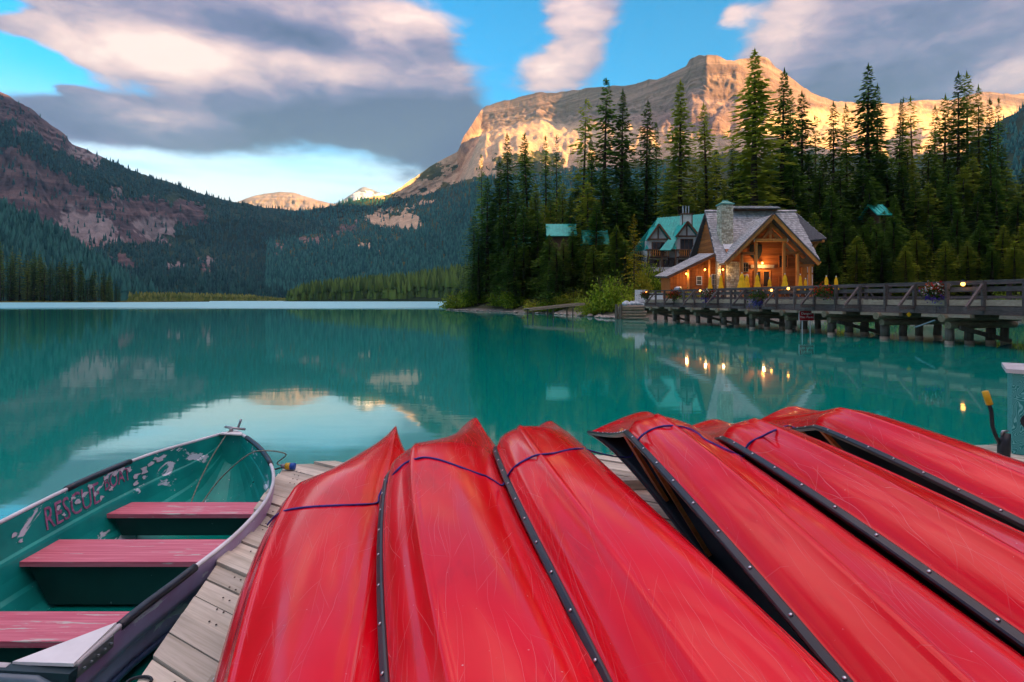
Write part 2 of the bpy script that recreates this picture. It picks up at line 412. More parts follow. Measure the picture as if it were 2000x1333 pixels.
def mountain(name, ridge, yr, yf, prof, material, nu, nv, paint, rough=1.0, back=900.0, ribs=0.0, seed=0, zfoot=-6.0, ym=None):
    """ridge: pixels of the skyline; yr/yf: distance of skyline and foot; prof: rows of (v, g, h) = share of depth and of height;
    v runs from 0 on the skyline to 1 at the foot.  The surface is a full hillside with its own far side."""
    px0, px1 = ridge[0][0], ridge[-1][0]
    px = np.linspace(px0, px1, nu); rp = interp(ridge, px)
    rp = rp+(fbm(px*.06+seed, px*0+3, 4)-.5)*7*rough
    Yr = interp(yr, px); Yf = interp(yf, px); zr = CAMZ+(HY-rp)/F*Yr
    v = np.linspace(0, 1, nv)**1.5
    P_ = np.array(prof, float)
    U, V = np.meshgrid(px, v, indexing='ij')
    wob = (fbm(U*.008+seed, V*1.5+seed, 4)-.5)*.10*np.sin(np.pi*V)
    Vw = np.clip(V+wob, 0, 1)
    G = np.interp(Vw, P_[:, 0], P_[:, 1]); H = np.interp(Vw, P_[:, 0], P_[:, 2])
    if ym is None: Y = Yr[:, None]+(Yf-Yr)[:, None]*G
    else:
        Ym = np.minimum(interp(ym, px), Yr-80); Y = Yr[:, None]+(Ym-Yr)[:, None]*np.clip(G, 0, 1)+(Yf-Ym)[:, None]*np.clip(G-1, 0, 1)
    Z = zfoot+(zr[:, None]-zfoot)*H
    env = np.sin(np.pi*np.clip(V*1.02, 0, 1))**.6
    rel = zr[:, None]
    if ribs:
        rn = np.abs(fbm(U*.07+seed, V*45+7, 6)-.5)*2
        rn2 = np.abs(fbm(U*.21+seed, V*110+3, 5)-.5)*2
        Y = Y+(rn*1.0+rn2*.5-.5)*ribs*np.minimum(1, V*14)*(1-V)**.7
    Z = Z+(fbm(U*.02+seed, V*7+seed, 6)-.5)*rel*.16*env*rough
    X = (U-HX)/F*Y
    # far side
    Vb = np.stack([X, Y, Z], -1)
    nb = 5; rows = []
    for k in range(nb, 0, -1):
        q = k/nb; yy = Yr+back*q; zz = zfoot+(zr-zfoot)*(1-q)**1.3
        rows.append(np.stack([(px-HX)/F*Yr, yy, zz], -1)[:, None, :])
    A = np.concatenate(rows+[Vb], 1)
    n2 = A.shape[1]
    idx = np.arange(nu*n2).reshape(nu, n2)
    q = np.stack([idx[:-1, :-1], idx[:-1, 1:], idx[1:, 1:], idx[1:, :-1]], -1).reshape(-1, 4)
    me = np_mesh(name, A.reshape(-1, 3), q, material, smooth=True)
    ppx = HX+F*A[..., 0]/A[..., 1]; ppy = HY-F*(A[..., 2]-CAMZ)/A[..., 1]
    jx = (fbm(ppx*.03, ppy*.05+seed, 4)-.5)*44+(fbm(ppx*.16, ppy*.2+seed, 3)-.5)*34; jy = (fbm(ppx*.03+50, ppy*.05+9, 4)-.5)*28+(fbm(ppx*.16+9, ppy*.2+4, 3)-.5)*22
    veg, tal, sno = paint(ppx+jx, ppy+jy, np.concatenate([np.zeros((nu, nb)), V], 1))
    attr(me, 'veg', veg.ravel()); attr(me, 'talus', tal.ravel()); attr(me, 'snow', sno.ravel())
    o = link(name, me); tag(o, kind='structure')
    s = Slope(); s.A = A[:, nb:]; s.veg = veg[:, nb:]; s.px = ppx[:, nb:]; s.py = ppy[:, nb:]; s.o = o
    return s
def polys(x, y, ps):
    r = np.zeros(x.shape)
    for p in ps: r = np.maximum(r, inpoly(x, y, p).astype(float))
    return r
# --- massif whose talus catches the last sun
RIDGE_R = [(520, 424), (600, 412), (650, 401), (700, 388), (760, 379), (785, 366), (800, 355), (840, 325), (880, 304), (895, 295), (905, 268), (925, 238), (942, 213), (960, 205), (1010, 190), (1040, 183), (1060, 180),
    (1100, 180), (1160, 172), (1240, 165), (1290, 152), (1340, 131), (1346, 118), (1362, 109), (1400, 110), (1420, 119), (1470, 112), (1500, 112), (1515, 130), (1540, 150), (1570, 170),
    (1590, 185), (1620, 195), (1680, 202), (1740, 203), (1800, 195), (1860, 195), (1920, 180), (1960, 185), (2000, 183), (2120, 180), (2250, 230)]
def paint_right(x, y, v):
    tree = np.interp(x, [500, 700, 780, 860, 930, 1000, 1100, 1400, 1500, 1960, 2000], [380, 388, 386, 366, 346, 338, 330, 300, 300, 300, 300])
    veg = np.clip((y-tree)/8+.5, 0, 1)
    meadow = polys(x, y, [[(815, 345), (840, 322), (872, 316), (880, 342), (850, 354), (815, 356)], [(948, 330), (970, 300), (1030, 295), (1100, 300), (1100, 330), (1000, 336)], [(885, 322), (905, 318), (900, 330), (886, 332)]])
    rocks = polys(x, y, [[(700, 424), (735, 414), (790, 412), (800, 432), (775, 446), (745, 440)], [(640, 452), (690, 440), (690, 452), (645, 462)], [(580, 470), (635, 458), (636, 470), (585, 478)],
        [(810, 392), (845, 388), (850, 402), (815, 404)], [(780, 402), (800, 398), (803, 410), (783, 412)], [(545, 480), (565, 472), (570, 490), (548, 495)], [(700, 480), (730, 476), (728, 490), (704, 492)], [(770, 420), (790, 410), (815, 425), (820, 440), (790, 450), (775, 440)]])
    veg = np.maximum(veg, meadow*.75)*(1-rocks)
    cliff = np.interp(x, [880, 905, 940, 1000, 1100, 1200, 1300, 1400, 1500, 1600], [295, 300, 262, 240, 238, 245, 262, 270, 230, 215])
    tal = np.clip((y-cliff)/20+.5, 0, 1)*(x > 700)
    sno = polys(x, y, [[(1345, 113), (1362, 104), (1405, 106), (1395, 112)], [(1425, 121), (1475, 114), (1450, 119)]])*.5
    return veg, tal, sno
m_right = mountain_material('right_massif', (.14, .088, .078), (.27, .185, .150), (.62, .44, .27), (.035, .060, .025), (.11, .10, .022))  # talus paler than the shaded cliff: sunlit contrast partly put into the rock colours
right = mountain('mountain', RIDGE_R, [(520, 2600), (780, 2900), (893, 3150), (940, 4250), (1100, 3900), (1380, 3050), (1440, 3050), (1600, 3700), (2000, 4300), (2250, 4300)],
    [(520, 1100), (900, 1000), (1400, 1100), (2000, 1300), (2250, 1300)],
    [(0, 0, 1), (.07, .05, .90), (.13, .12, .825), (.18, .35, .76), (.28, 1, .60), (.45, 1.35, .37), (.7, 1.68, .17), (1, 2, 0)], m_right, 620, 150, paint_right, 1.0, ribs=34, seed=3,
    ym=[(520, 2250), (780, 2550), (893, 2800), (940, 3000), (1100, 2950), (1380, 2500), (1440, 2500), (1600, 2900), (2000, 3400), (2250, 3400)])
# --- the brown and wooded mountain over the other shore
RIDGE_L = [(-700, 30), (-400, 60), (-150, 120), (0, 178), (60, 213), (100, 245), (127, 264), (132, 276), (190, 303), (250, 330), (300, 347), (350, 362), (400, 380), (450, 393), (520, 405), (600, 411), (660, 418), (740, 440), (840, 500)]
def paint_left(x, y, v):
    veg = np.ones(x.shape)
    rock = polys(x, y, [[(-700, 0), (0, 150), (140, 250), (200, 305), (190, 330), (130, 300), (60, 262), (0, 240), (-700, 200)],
        [(-700, 290), (0, 275), (60, 300), (140, 345), (190, 385), (230, 385), (290, 392), (360, 392), (404, 412), (400, 432), (350, 440), (320, 470), (260, 478), (200, 482), (140, 466), (90, 440), (0, 405), (-700, 380)],
        [(215, 365), (225, 362), (232, 392), (220, 396)], [(320, 520), (345, 505), (360, 520), (330, 530)], [(390, 510), (425, 503), (420, 525), (395, 525)], [(315, 330), (355, 345), (350, 352), (315, 342)], [(150, 470), (190, 482), (170, 520), (155, 500)], [(410, 355), (450, 368), (440, 374), (410, 364)],
        [(225, 500), (260, 500), (250, 530), (230, 535)]])
    veg = veg*(1-rock)
    tal = polys(x, y, [[(125, 430), (140, 395), (160, 420), (200, 415), (250, 470), (230, 480), (160, 476)], [(265, 432), (300, 424), (345, 436), (345, 466), (290, 470)], [(190, 300), (250, 330), (195, 322), (120, 290)], [(395, 505), (425, 500), (420, 525)], [(320, 515), (360, 505), (350, 530)], [(205, 370), (230, 365), (232, 396)]])
    return veg, tal*.9, x*0
m_left = mountain_material('left_mountain', (.080, .055, .058), (.175, .115, .10), (.30, .25, .23), (.020, .042, .026), (.038, .066, .034))
left = mountain('mountain', RIDGE_L, [(-700, 2300), (0, 2300), (400, 2600), (660, 3000), (840, 3000)], [(-700, 700), (250, 900), (600, 1000), (840, 900)],
    [(0, 0, 1), (.12, .10, .86), (.28, .24, .70), (.42, .31, .46), (.55, .42, .30), (.75, .70, .13), (1, 1, 0)], m_left, 420, 120, paint_left, 1.0, ribs=40, seed=11)
# --- far brown dome, far snow peak
def paint_dome(x, y, v): return x*0, np.clip((y-395)/10, 0, .5), x*0
m_dome = mountain_material('far_brown_dome', (.24, .17, .15), (.34, .26, .22), (.36, .30, .27), (.05, .06, .03), (.06, .07, .03))
mountain('mountain', [(380, 420), (440, 402), (485, 387), (515, 379), (545, 375), (575, 377), (610, 388), (635, 395), (660, 402), (720, 420)], [(380, 7000), (720, 7000)], [(380, 5000), (720, 5000)],
    [(0, 0, 1), (.3, .2, .7), (1, 1, 0)], m_dome, 120, 40, paint_dome, .5, ribs=150, seed=21)
def paint_snow(x, y, v): return x*0, x*0, ((x > 690) & (y > 374)).astype(float)*.75
m_snow = mountain_material('far_snow_peak', (.16, .16, .18), (.26, .26, .28), (.4, .4, .42), (.05, .06, .03), (.06, .07, .03))
mountain('mountain', [(600, 420), (650, 400), (670, 391), (690, 378), (702, 369), (712, 365), (725, 370), (738, 376), (752, 378), (765, 382), (772, 374), (790, 372), (830, 390), (900, 420)], [(600, 9000), (900, 9000)], [(600, 7000), (900, 7000)],
    [(0, 0, 1), (.3, .2, .7), (1, 1, 0)], m_snow, 120, 40, paint_snow, .4, ribs=160, seed=31)
# --- dark wooded hill behind the wood on the right, wooded shoulder on the left, low wooded points
def paint_forest(x, y, v): return np.ones(x.shape), x*0, x*0
m_forest = mountain_material('wooded_hill', (.12, .09, .08), (.2, .15, .13), (.3, .25, .2), (.016, .034, .018), (.030, .052, .024))
hill_r = mountain('hill', [(1780, 420), (1850, 340), (1900, 280), (1950, 238), (2000, 212), (2100, 170), (2300, 120), (2600, 100)], [(1780, 1500), (2600, 1500)], [(1780, 520), (2600, 520)],
    [(0, 0, 1), (.5, .5, .5), (1, 1, 0)], m_forest, 120, 60, paint_forest, .6, seed=41)
hill_l = mountain('hill', [(-700, 340), (-300, 370), (0, 408), (60, 430), (120, 462), (170, 495), (230, 540), (280, 575), (320, 588)], [(-700, 900), (320, 820)], [(-700, 600), (320, 640)],
    [(0, 0, 1), (.5, .5, .5), (1, 1, 0)], m_forest, 120, 40, paint_forest, .6, seed=51, zfoot=-3, back=110)
point_m = mountain('hill', [(545, 590), (580, 584), (640, 576), (720, 568), (800, 560), (900, 548), (1000, 536), (1200, 525), (1500, 530)], [(545, 560), (1500, 640)], [(545, 520), (1500, 520)],
    [(0, 0, 1), (.5, .5, .5), (1, 1, 0)], m_forest, 120, 14, paint_forest, .2, seed=61, zfoot=-1, back=60)
flat_m = mountain('shore', [(150, 587), (250, 583), (400, 582), (520, 583), (600, 584), (700, 587)], [(150, 760), (700, 760)], [(150, 640), (700, 640)],
    [(0, 0, 1), (.5, .5, .7), (1, 1, 0)], mountain_material('meadow_shore', (.3, .27, .2), (.3, .27, .2), (.4, .36, .28), (.12, .15, .03), (.20, .20, .05)), 100, 12, paint_forest, .1, seed=71, zfoot=-.6, back=60)
# --- unseen ridge added behind the landing stage to block the sun over the lake
def sun_block_ridge():
    a = Vector((.78, -.626, 0)); p = Vector((.626, .78, 0)); c = Vector((1428, -1146, 0))
    s = np.linspace(-2500, 4300, 150); w = np.linspace(-900, 900, 40)
    Sg, Wg = np.meshgrid(s, w, indexing='ij')
    pk = np.clip((1650-Sg)/800, 0, 1); top = 1060+430*pk*pk*(3-2*pk)+(fbm(Sg*.004, Sg*0+2, 4)-.5)*90  # crest height shaped to set the shadow line on the mountains
    ends = np.clip((Sg+2500)/700, 0, 1)*np.clip((4300-Sg)/500, 0, 1)
    Z = -8+(top+8)*np.clip(1-np.abs(Wg)/900, 0, 1)**1.1*ends**.6
    Z = Z+(fbm(Sg*.008, Wg*.008, 5)-.5)*140*(1-np.abs(1-2*np.clip(1-np.abs(Wg)/900, 0, 1)))
    X = c.x+a.x*Wg+p.x*Sg; Y = c.y+a.y*Wg+p.y*Sg
    idx = np.arange(Sg.size).reshape(Sg.shape)
    q = np.stack([idx[:-1, :-1], idx[1:, :-1], idx[1:, 1:], idx[:-1, 1:]], -1).reshape(-1, 4)
    me = np_mesh('mountain', np.stack([X, Y, Z], -1).reshape(-1, 3), q, m_forest, True)
    attr(me, 'veg', np.clip((900-Z)/200, 0, 1).ravel()); attr(me, 'talus', np.zeros(Z.size)); attr(me, 'snow', np.zeros(Z.size))
    tag(link('mountain', me), kind='structure')  # unseen sun blocker, sharing the mountain name
sun_block_ridge()

# ------------------------------------------------------------------ the wooded peninsula
SHORE = [(-12.5, 112), (-9, 103), (-5, 96), (0, 86), (5, 79), (8.5, 70), (10.2, 62), (11.5, 58), (13.5, 56), (20, 54.5), (30, 52), (45, 49), (80, 44), (260, 20), (420, 300), (300, 420), (80, 330), (20, 210), (-6, 150), (-12, 124)]
def shore_dist(X, Y):
    d = np.full(X.shape, 1e9); n = len(SHORE)
    for i in range(n):
        ax, ay = SHORE[i]; bx, by = SHORE[(i+1) % n]; ex, ey = bx-ax, by-ay
        s = np.clip(((X-ax)*ex+(Y-ay)*ey)/(ex*ex+ey*ey), 0, 1)
        d = np.minimum(d, np.hypot(X-ax-s*ex, Y-ay-s*ey))
    return np.where(inpoly(X, Y, SHORE), d, -d)
def ground_z(X, Y):
    X = np.asarray(X, float); Y = np.asarray(Y, float)
    d = shore_dist(X, Y)+(fbm(X*.35, Y*.35, 3)-.5)*1.6
    z = np.where(d > 0, np.minimum(d*.42, 1.95+np.maximum(0, d-8)*.012), d*.35)
    return np.maximum(z, -2.5)+(fbm(X*.5, Y*.5, 4)-.5)*.25*(d > 0)
gx = np.concatenate([np.arange(-30, 60, 1.0), np.arange(60, 430, 6.0)]); gy = np.concatenate([np.arange(14, 130, 1.0), np.arange(130, 430, 6.0)])
GX, GY = np.meshgrid(gx, gy, indexing='ij'); GZ = ground_z(GX, GY)
ii = np.arange(GX.size).reshape(GX.shape)
q = np.stack([ii[:-1, :-1], ii[1:, :-1], ii[1:, 1:], ii[:-1, 1:]], -1).reshape(-1, 4)
def ground_material():
    m, t, b = mat('forest_floor'); g = t.new('ShaderNodeNewGeometry'); pos = g.outputs['Position']
    sp = t.new('ShaderNodeSeparateXYZ'); t.link(pos, sp.inputs[0])
    n = t.noise(pos, .6, 6, .6); n2 = t.noise(pos, 4, 4)
    c = t.mix(t.ss(n, .35, .65), (.045, .055, .018), (.10, .085, .05))
    sh = t.ss(t.math('ADD', sp.outputs[2], t.math('MULTIPLY', t.math('SUBTRACT', n, .5), .8)), .25, .55)
    c = t.mix(sh, t.mix(n2, (.13, .115, .09), (.27, .245, .20)), c)
    t.link(c, b.inputs['Base Color']); b.inputs['Roughness'].default_value = .95; b.inputs['Specular IOR Level'].default_value = .1
    bp = t.new('ShaderNodeBump'); bp.inputs['Distance'].default_value = .1; t.link(n2, bp.inputs['Height']); t.link(bp.outputs[0], b.inputs['Normal'])
    return m
tag(link('ground', np_mesh('ground', np.stack([GX, GY, GZ], -1).reshape(-1, 3), q, ground_material(), True)), kind='structure')
def gz(x, y): return float(ground_z(np.array([x]), np.array([y]))[0])
# ------------------------------------------------------------------ far woods: each one mass of real little trees
def cone_forest(name, pts, hs, mat_, sides=5, wid=.19, tiers=2, seed=1):
    rg = np.random.default_rng(seed); n = len(pts); Vs = []; Fs = []; base = 0
    ang = np.arange(sides)*2*np.pi/sides
    for k in range(tiers):
        z0 = .02+.40*k/max(1, tiers-1)*1.0 if tiers > 1 else .02; z1 = 1.0 if k == tiers-1 else .72
        r = wid*(1.0 if k == 0 else .62)
        rr = hs[:, None]*r*rg.uniform(.7, 1.2, (n, sides)); a = ang[None]+rg.uniform(0, 6.28, (n, 1))
        ring = np.stack([pts[:, None, 0]+rr*np.cos(a), pts[:, None, 1]+rr*np.sin(a), pts[:, None, 2]+hs[:, None]*(z0+rg.uniform(-.04, .04, (n, sides)))], -1)
        tip = np.stack([pts[:, 0]+rg.normal(0, .015, n)*hs, pts[:, 1], pts[:, 2]+hs*z1], -1)[:, None]
        Vs.append(np.concatenate([ring, tip], 1).reshape(-1, 3))
        b = base+np.arange(n)[:, None]*(sides+1)
        for j in range(sides): Fs.append(np.stack([b[:, 0]+j, b[:, 0]+(j+1) % sides, b[:, 0]+sides], -1))
        base += n*(sides+1)
    o = link(name, np_mesh(name, np.concatenate(Vs), np.concatenate(Fs), mat_)); tag(o, kind='stuff'); return o
def scatter(s, n, hmin, hmax, seed, cond=None, vmin=.02):
    rg = np.random.default_rng(seed); nu, nv = s.A.shape[:2]
    # sample evenly in the picture sense: weight cells by their apparent size
    wt = np.abs(s.py[:-1, 1:]-s.py[:-1, :-1])*np.abs(s.px[1:, :-1]-s.px[:-1, :-1])+1e-4
    ok = (s.px[:-1, :-1] > -150) & (s.px[:-1, :-1] < 2150); wt = (wt*ok).ravel(); ch = rg.choice(wt.size, n*6, p=wt/wt.sum()); i, j = np.divmod(ch, nv-1); fu = rg.random(n*6)[:, None]; fv = rg.random(n*6)[:, None]
    A = s.A; p = (A[i, j]*(1-fu)+A[i+1, j]*fu)*(1-fv)+(A[i, j+1]*(1-fu)+A[i+1, j+1]*fu)*fv
    veg = s.veg[i, j]; px = s.px[i, j]; py = s.py[i, j]
    # clearings follow a slow noise
    cl = fbm(px*.012+seed, py*.03, 4)
    keep = ((veg > .6) | (rg.random(n*6) < .06)) & (p[:, 2] > .5) & (cl > .24)
    if cond is not None: keep &= cond(px, py)
    p = p[keep][:n]; h = rg.uniform(hmin, hmax, len(p))*(.8+.4*rg.random(len(p)))
    return p-np.array([0, 0, 1.0]), h
def tl(px, py): return (py > np.interp(px, [500, 700, 780, 860, 930, 1000, 1100, 1400, 1960, 2100], [380, 390, 392, 374, 356, 345, 338, 325, 320, 330])) & (py < 592)
p, h = scatter(right, 16000, 17, 27, 1, lambda x, y: tl(x, y) & (x < 1300) & (x > 500)); cone_forest('forest', p, h, M['slope_trees'], seed=1)
p, h = scatter(left, 10500, 15, 24, 2, lambda x, y: (y < 592) & (x > -120)); cone_forest('forest', p, h, M['slope_trees'], seed=2)
p, h = scatter(hill_r, 1500, 18, 26, 3); cone_forest('forest', p, h, M['slope_trees'], seed=3)
p, h = scatter(hill_l, 2600, 16, 26, 4, lambda x, y: x > -200); cone_forest('forest', p, h, M['slope_trees'], seed=4)
rg = np.random.default_rng(9)
# spruces of the low point across the lake, and the pale willow flat beside it
px = rg.uniform(560, 1010, 1500); Yp = rg.uniform(535, 620, 1500); top = np.interp(px, [560, 600, 700, 800, 900, 1010], [10, 18, 22, 24, 30, 34])
p = np.stack([(px-HX)/F*Yp, Yp, np.interp(px, [545, 720, 900, 1100], [.5, 4, 8, 12])*np.clip((Yp-530)/60, 0, 1)+.2], -1)
cone_forest('forest', p, top*rg.uniform(.65, 1.15, 1500), M['spruce_far'], 6, .17, 3, 5)
M['willow'] = leafmat('willow_leaves', (.09, .13, .02), (.20, .22, .05))
px = rg.uniform(245, 560, 1100); Yp = rg.uniform(655, 760, 1100)
p = np.stack([(px-HX)/F*Yp, Yp, Yp*0+.3], -1)
cone_forest('shrubbery', p, rg.uniform(5, 12, 1100)*np.interp(px, [245, 300, 480, 560], [1, 1, .8, .3]), M['willow'], 6, .3, 2, 6)

# ------------------------------------------------------------------ conifers one can tell apart
def conifer(name, seed, H, Rr, base, whorl, nb, leaf, trunk_r, spray=.75, droop=.30, ragged=.3, gaps=0.0, power=.8, crown_mat='spruce'):
    rg = np.random.default_rng(seed); V = []; Fq = []
    def quad(a, b, c, d):
        k = len(V); V.extend([a, b, c, d]); Fq.append((k, k+1, k+2, k+3))
    z = base*H; up = np.array([0, 0, 1.0])
    while z < H*.985:
        f = (z-base*H)/(H-base*H)
        L0 = Rr*((1-f)**(power+.12))*min(1, .55+f/.12*.45)+.05
        lump = .75+.5*vnoise(np.array([f*9+seed]), np.array([seed*1.7]))[0]
        n = nb if f < .85 else max(3, nb-2)
        a0 = rg.uniform(0, 6.28)
        for k in range(n):
            if rg.random() < gaps: continue
            a = a0+6.283*k/n+rg.normal(0, .3); L = L0*lump*rg.uniform(1-ragged*1.4, 1+ragged*.7)
            inc = np.interp(f, [0, .5, .85, 1], [-.30, -.12, .25, .9])+rg.normal(0, .08)
            dr = np.array([math.cos(a), math.sin(a), 0]); sd = np.array([-dr[1], dr[0], 0])
            nn = max(2, int(L/leaf)); pz = z+rg.normal(0, whorl*.25)
            for j in range(nn):
                r0 = (j+.35)/nn; r = r0*L
                p = dr*r+up*(pz+r*inc-droop*L*.45*r0*r0+ .10*L*r0**4)
                s = spray*leaf*1.9*(1-.45*r0)*rg.uniform(.75, 1.25)*min(1, .22+L/1.5)
                for g in (-1, 1):
                    if rg.random() < .08: continue
                    dn = -up*s*rg.uniform(.10, .45)
                    e = (dr*rg.uniform(.5, .9)+sd*g*rg.uniform(.4, .9)); e = e/np.linalg.norm(e)
                    w = (sd*g*.5-dr*.5)*s*.52
                    quad(p, p+e*s*.45+w*.6+dn*.4, p+e*s+dn, p+e*s*.55-w*.8+dn*.5+up*s*.06)
            # the tip
            p = dr*L*.9+up*(pz+L*.9*inc-droop*L*.40); s = spray*leaf*1.3*min(1, .2+L/1.5)
            quad(p-dr*s*.4, p+sd*s*.28, p+dr*s-up*s*.1, p-sd*s*.28)
        z += whorl*rg.uniform(.75, 1.25)*(1 if f < .8 else .75)
    # leader
    for k in range(5):
        a = k*1.3; d = np.array([math.cos(a), math.sin(a), 0])*.10
        quad(np.array([0, 0, H*.965]), np.array([0, 0, H*.98])+d, np.array([0, 0, H*1.005]), np.array([0, 0, H*.98])-d)
    crown = np_mesh('crown', np.array(V), np.array(Fq), M[crown_mat])
    t = MB(); t.tube([(0, 0, -1), (0, 0, H*.15), (.02*H*rg.normal()*.2, 0, H*.5), (0, 0, H*.9)], [trunk_r*1.15, trunk_r*.9, trunk_r*.55, trunk_r*.12], 8)
    # dead lower twigs
    for k in range(14):
        zz = H*rg.uniform(.04, base+.12); a = rg.uniform(0, 6.28); L = rg.uniform(.5, 1.6)
        t.tube([(0, 0, zz), (math.cos(a)*L, math.sin(a)*L, zz-rg.uniform(0, .4)*L)], [.04, .012], 4)
    trunk = t.mesh('trunk', M['bark'], True)
    return crown, trunk, H
PROTO = [conifer('a', 1, 30, 3.5, .05, .46, 9, .58, .36), conifer('b', 2, 30, 2.9, .08, .44, 8, .56, .32, ragged=.4), conifer('c', 3, 30, 4.0, .03, .48, 9, .62, .40, droop=.45, ragged=.35),
    conifer('d', 4, 30, 2.5, .12, .56, 8, .55, .28, gaps=.12, ragged=.5), conifer('e', 5, 30, 3.2, .06, .46, 8, .56, .33, ragged=.45, power=.65), conifer('f', 6, 30, 2.4, .22, .66, 7, .55, .28, gaps=.18, ragged=.55, power=.6)]
LARCH = conifer('g', 8, 13, 2.6, .05, .42, 7, .42, .14, droop=.15, ragged=.45, crown_mat='larch')
LOW = [conifer('h', 11, 30, 3.0, .06, 1.0, 7, 1.1, .3, ragged=.5, crown_mat='spruce_far'), conifer('i', 12, 30, 2.3, .10, 1.0, 6, 1.0, .26, ragged=.55, gaps=.1, crown_mat='spruce_far'), conifer('j', 13, 30, 3.4, .04, 1.1, 7, 1.2, .3, ragged=.45, crown_mat='spruce_far')]
trng = random.Random(3)
def plant(proto, x, y, z, h, wid, label, group=None, cat='tree', name='spruce_tree', rz=None, lean=None):
    crown, trunk, H = proto
    o = empty(name, (x, y, z), label, cat, group, (trng.gauss(0, .012) if lean is None else lean, trng.gauss(0, .012), trng.uniform(0, 6.28) if rz is None else rz))
    s = h/H; o.scale = (s*wid, s*wid, s)
    for nm, me in (('crown', crown), ('trunk', trunk)):
        c = bpy.data.objects.new(nm, me); COL.objects.link(c); c.parent = o
    return o
WOOD = 'conifers of the lakeside wood'
# px of the trunk, py of the tip, distance, kind, width factor, label
MAIN = [(942, 300, 108, 3, .75, 'thin spruce standing apart at the lake end of the wood'), (995, 258, 102, 1, .95, 'first tall dark spruce in from the point of the wood'),
 (1018, 258, 112, 5, .9, 'forked-looking dark spruce beside the first tall one near the point'), (1036, 262, 104, 4, .95, 'blunt topped dark spruce near the point of the wood'),
 (1065, 264, 110, 3, .95, 'slim spruce with sparse top before the sunlit talus'), (1086, 266, 108, 5, .8, 'very thin bare topped spruce before the sunlit talus'),
 (1137, 193, 100, 5, 1.15, 'tall open spruce with gaps in its crown before the cliff'), (1160, 268, 96, 1, .9, 'shorter spruce under the two tallest on the lake side'),
 (1183, 153, 97, 3, 1.25, 'spindly tallest spruce of the lake side of the wood'), (1211, 172, 95, 1, 1.05, 'dense tall spruce next to the spindly tallest one'),
 (1257, 197, 98, 4, .95, 'tall spruce above the teal roofed lodge'), (1286, 238, 104, 3, .9, 'thin spruce between the teal roofed lodge and the cliff'),
 (1328, 156, 92, 1, 1.15, 'tall spruce directly above the white boxed chimney'), (1386, 198, 94, 4, .95, 'spruce with narrow top over the left gable of the timber lodge'),
 (1428, 268, 90, 0, .8, 'shorter spruce just above the stone chimney'), (1473, 97, 86, 2, 1.15, 'tallest and broadest spruce, rising behind the timber lodge'),
 (1521, 132, 90, 1, 1.1, 'second tallest spruce, to the side of the broadest one'), (1545, 176, 98, 3, .9, 'thin spruce top behind the second tallest one'),
 (1568, 176, 92, 4, 1.0, 'bushy spruce before the sunlit ridge behind the lodge'), (1598, 222, 96, 5, .9, 'low topped spruce behind the right end of the lodge roof'),
 (1630, 196, 88, 4, .85, 'spruce between the lodge and the wide double topped spruce'), (1656, 200, 92, 1, .85, 'narrow spruce just left of the wide double topped spruce'),
 (1692, 130, 88, 2, 1.05, 'wide spruce with double top, highest on the bridge side'), (1712, 165, 93, 0, .85, 'second top of the wide spruce on the bridge side'),
 (1750, 195, 90, 1, .75, 'short topped spruce behind the bridge railing'), (1757, 192, 96, 3, .75, 'slim spruce twin beside the short topped one'),
 (1783, 186, 94, 5, 1.05, 'sparse spruce with candelabra top above the bridge'), (1843, 186, 90, 4, 1.0, 'full spruce just before the three spired group'),
 (1826, 205, 96, 1, .85, 'low blunt spruce between the candelabra one and the three spired group'), (1873, 138, 88, 1, .95, 'first spire of the tall three spired group above the bridge'),
 (1892, 138, 92, 4, .9, 'second spire of the tall three spired group above the bridge'), (1913, 166, 90, 1, .85, 'third and lowest spire of the three spired group'),
 (1932, 190, 86, 0, .85, 'last tall spruce before the bare slope at the edge'), (1942, 192, 95, 3, .8, 'slim dark spruce at the edge of the three spired group')]
for (px, py, Y, k, wd, lab) in MAIN:
    x = (px-HX)/F*Y; z0 = gz(x, Y); h = CAMZ+(HY-py)/F*Y-z0
    plant(PROTO[k], x, Y, z0, h, wd*1.45, lab, WOOD)
# the crowded lower trees of the wood
FILL = [(925, 400, 107), (935, 440, 103), (952, 330, 104), (962, 372, 110), (975, 300, 106), (985, 380, 98), (1008, 340, 97), (1022, 390, 93), (1045, 330, 96), (1052, 400, 92), (1062, 372, 99), (1078, 340, 103), (1098, 330, 98), (1112, 360, 94),
 (1122, 400, 88), (1128, 330, 104), (1150, 330, 91), (1164, 380, 87), (1178, 320, 92), (1206, 330, 90), (1226, 300, 96), (1240, 330, 102), (1270, 300, 104), (1300, 330, 106), (1312, 290, 100), (1345, 330, 104), (1360, 290, 100), (1372, 320, 104), (1402, 270, 100), (1412, 320, 96),
 (1445, 280, 94), (1460, 260, 98), (1500, 250, 96), (1532, 260, 95), (1552, 290, 86), (1580, 270, 90), (1600, 320, 82), (1612, 290, 88), (1624, 350, 78), (1640, 300, 84), (1650, 360, 80), (1668, 330, 86), (1684, 280, 84), (1700, 340, 80),
 (1718, 270, 92), (1738, 290, 86), (1745, 350, 78), (1765, 300, 84), (1775, 260, 90), (1790, 330, 80), (1806, 260, 86), (1815, 320, 78), (1832, 290, 84), (1852, 280, 80), (1862, 340, 76), (1880, 300, 82), (1900, 270, 84), (1905, 350, 76), (1922, 300, 82), (1938, 280, 80),
 (1950, 330, 78), (1955, 250, 90), (1965, 300, 84), (1985, 360, 76), (1992, 320, 86), (2020, 280, 84), (2060, 240, 86), (2100, 220, 82), (2150, 240, 84), (2210, 200, 82), (2290, 230, 80), (1590, 400, 72), (1615, 420, 70), (1634, 440, 68), (1700, 450, 66), (1745, 470, 64), (1810, 450, 64), (1870, 430, 64), (1925, 450, 62), (1975, 440, 64)]
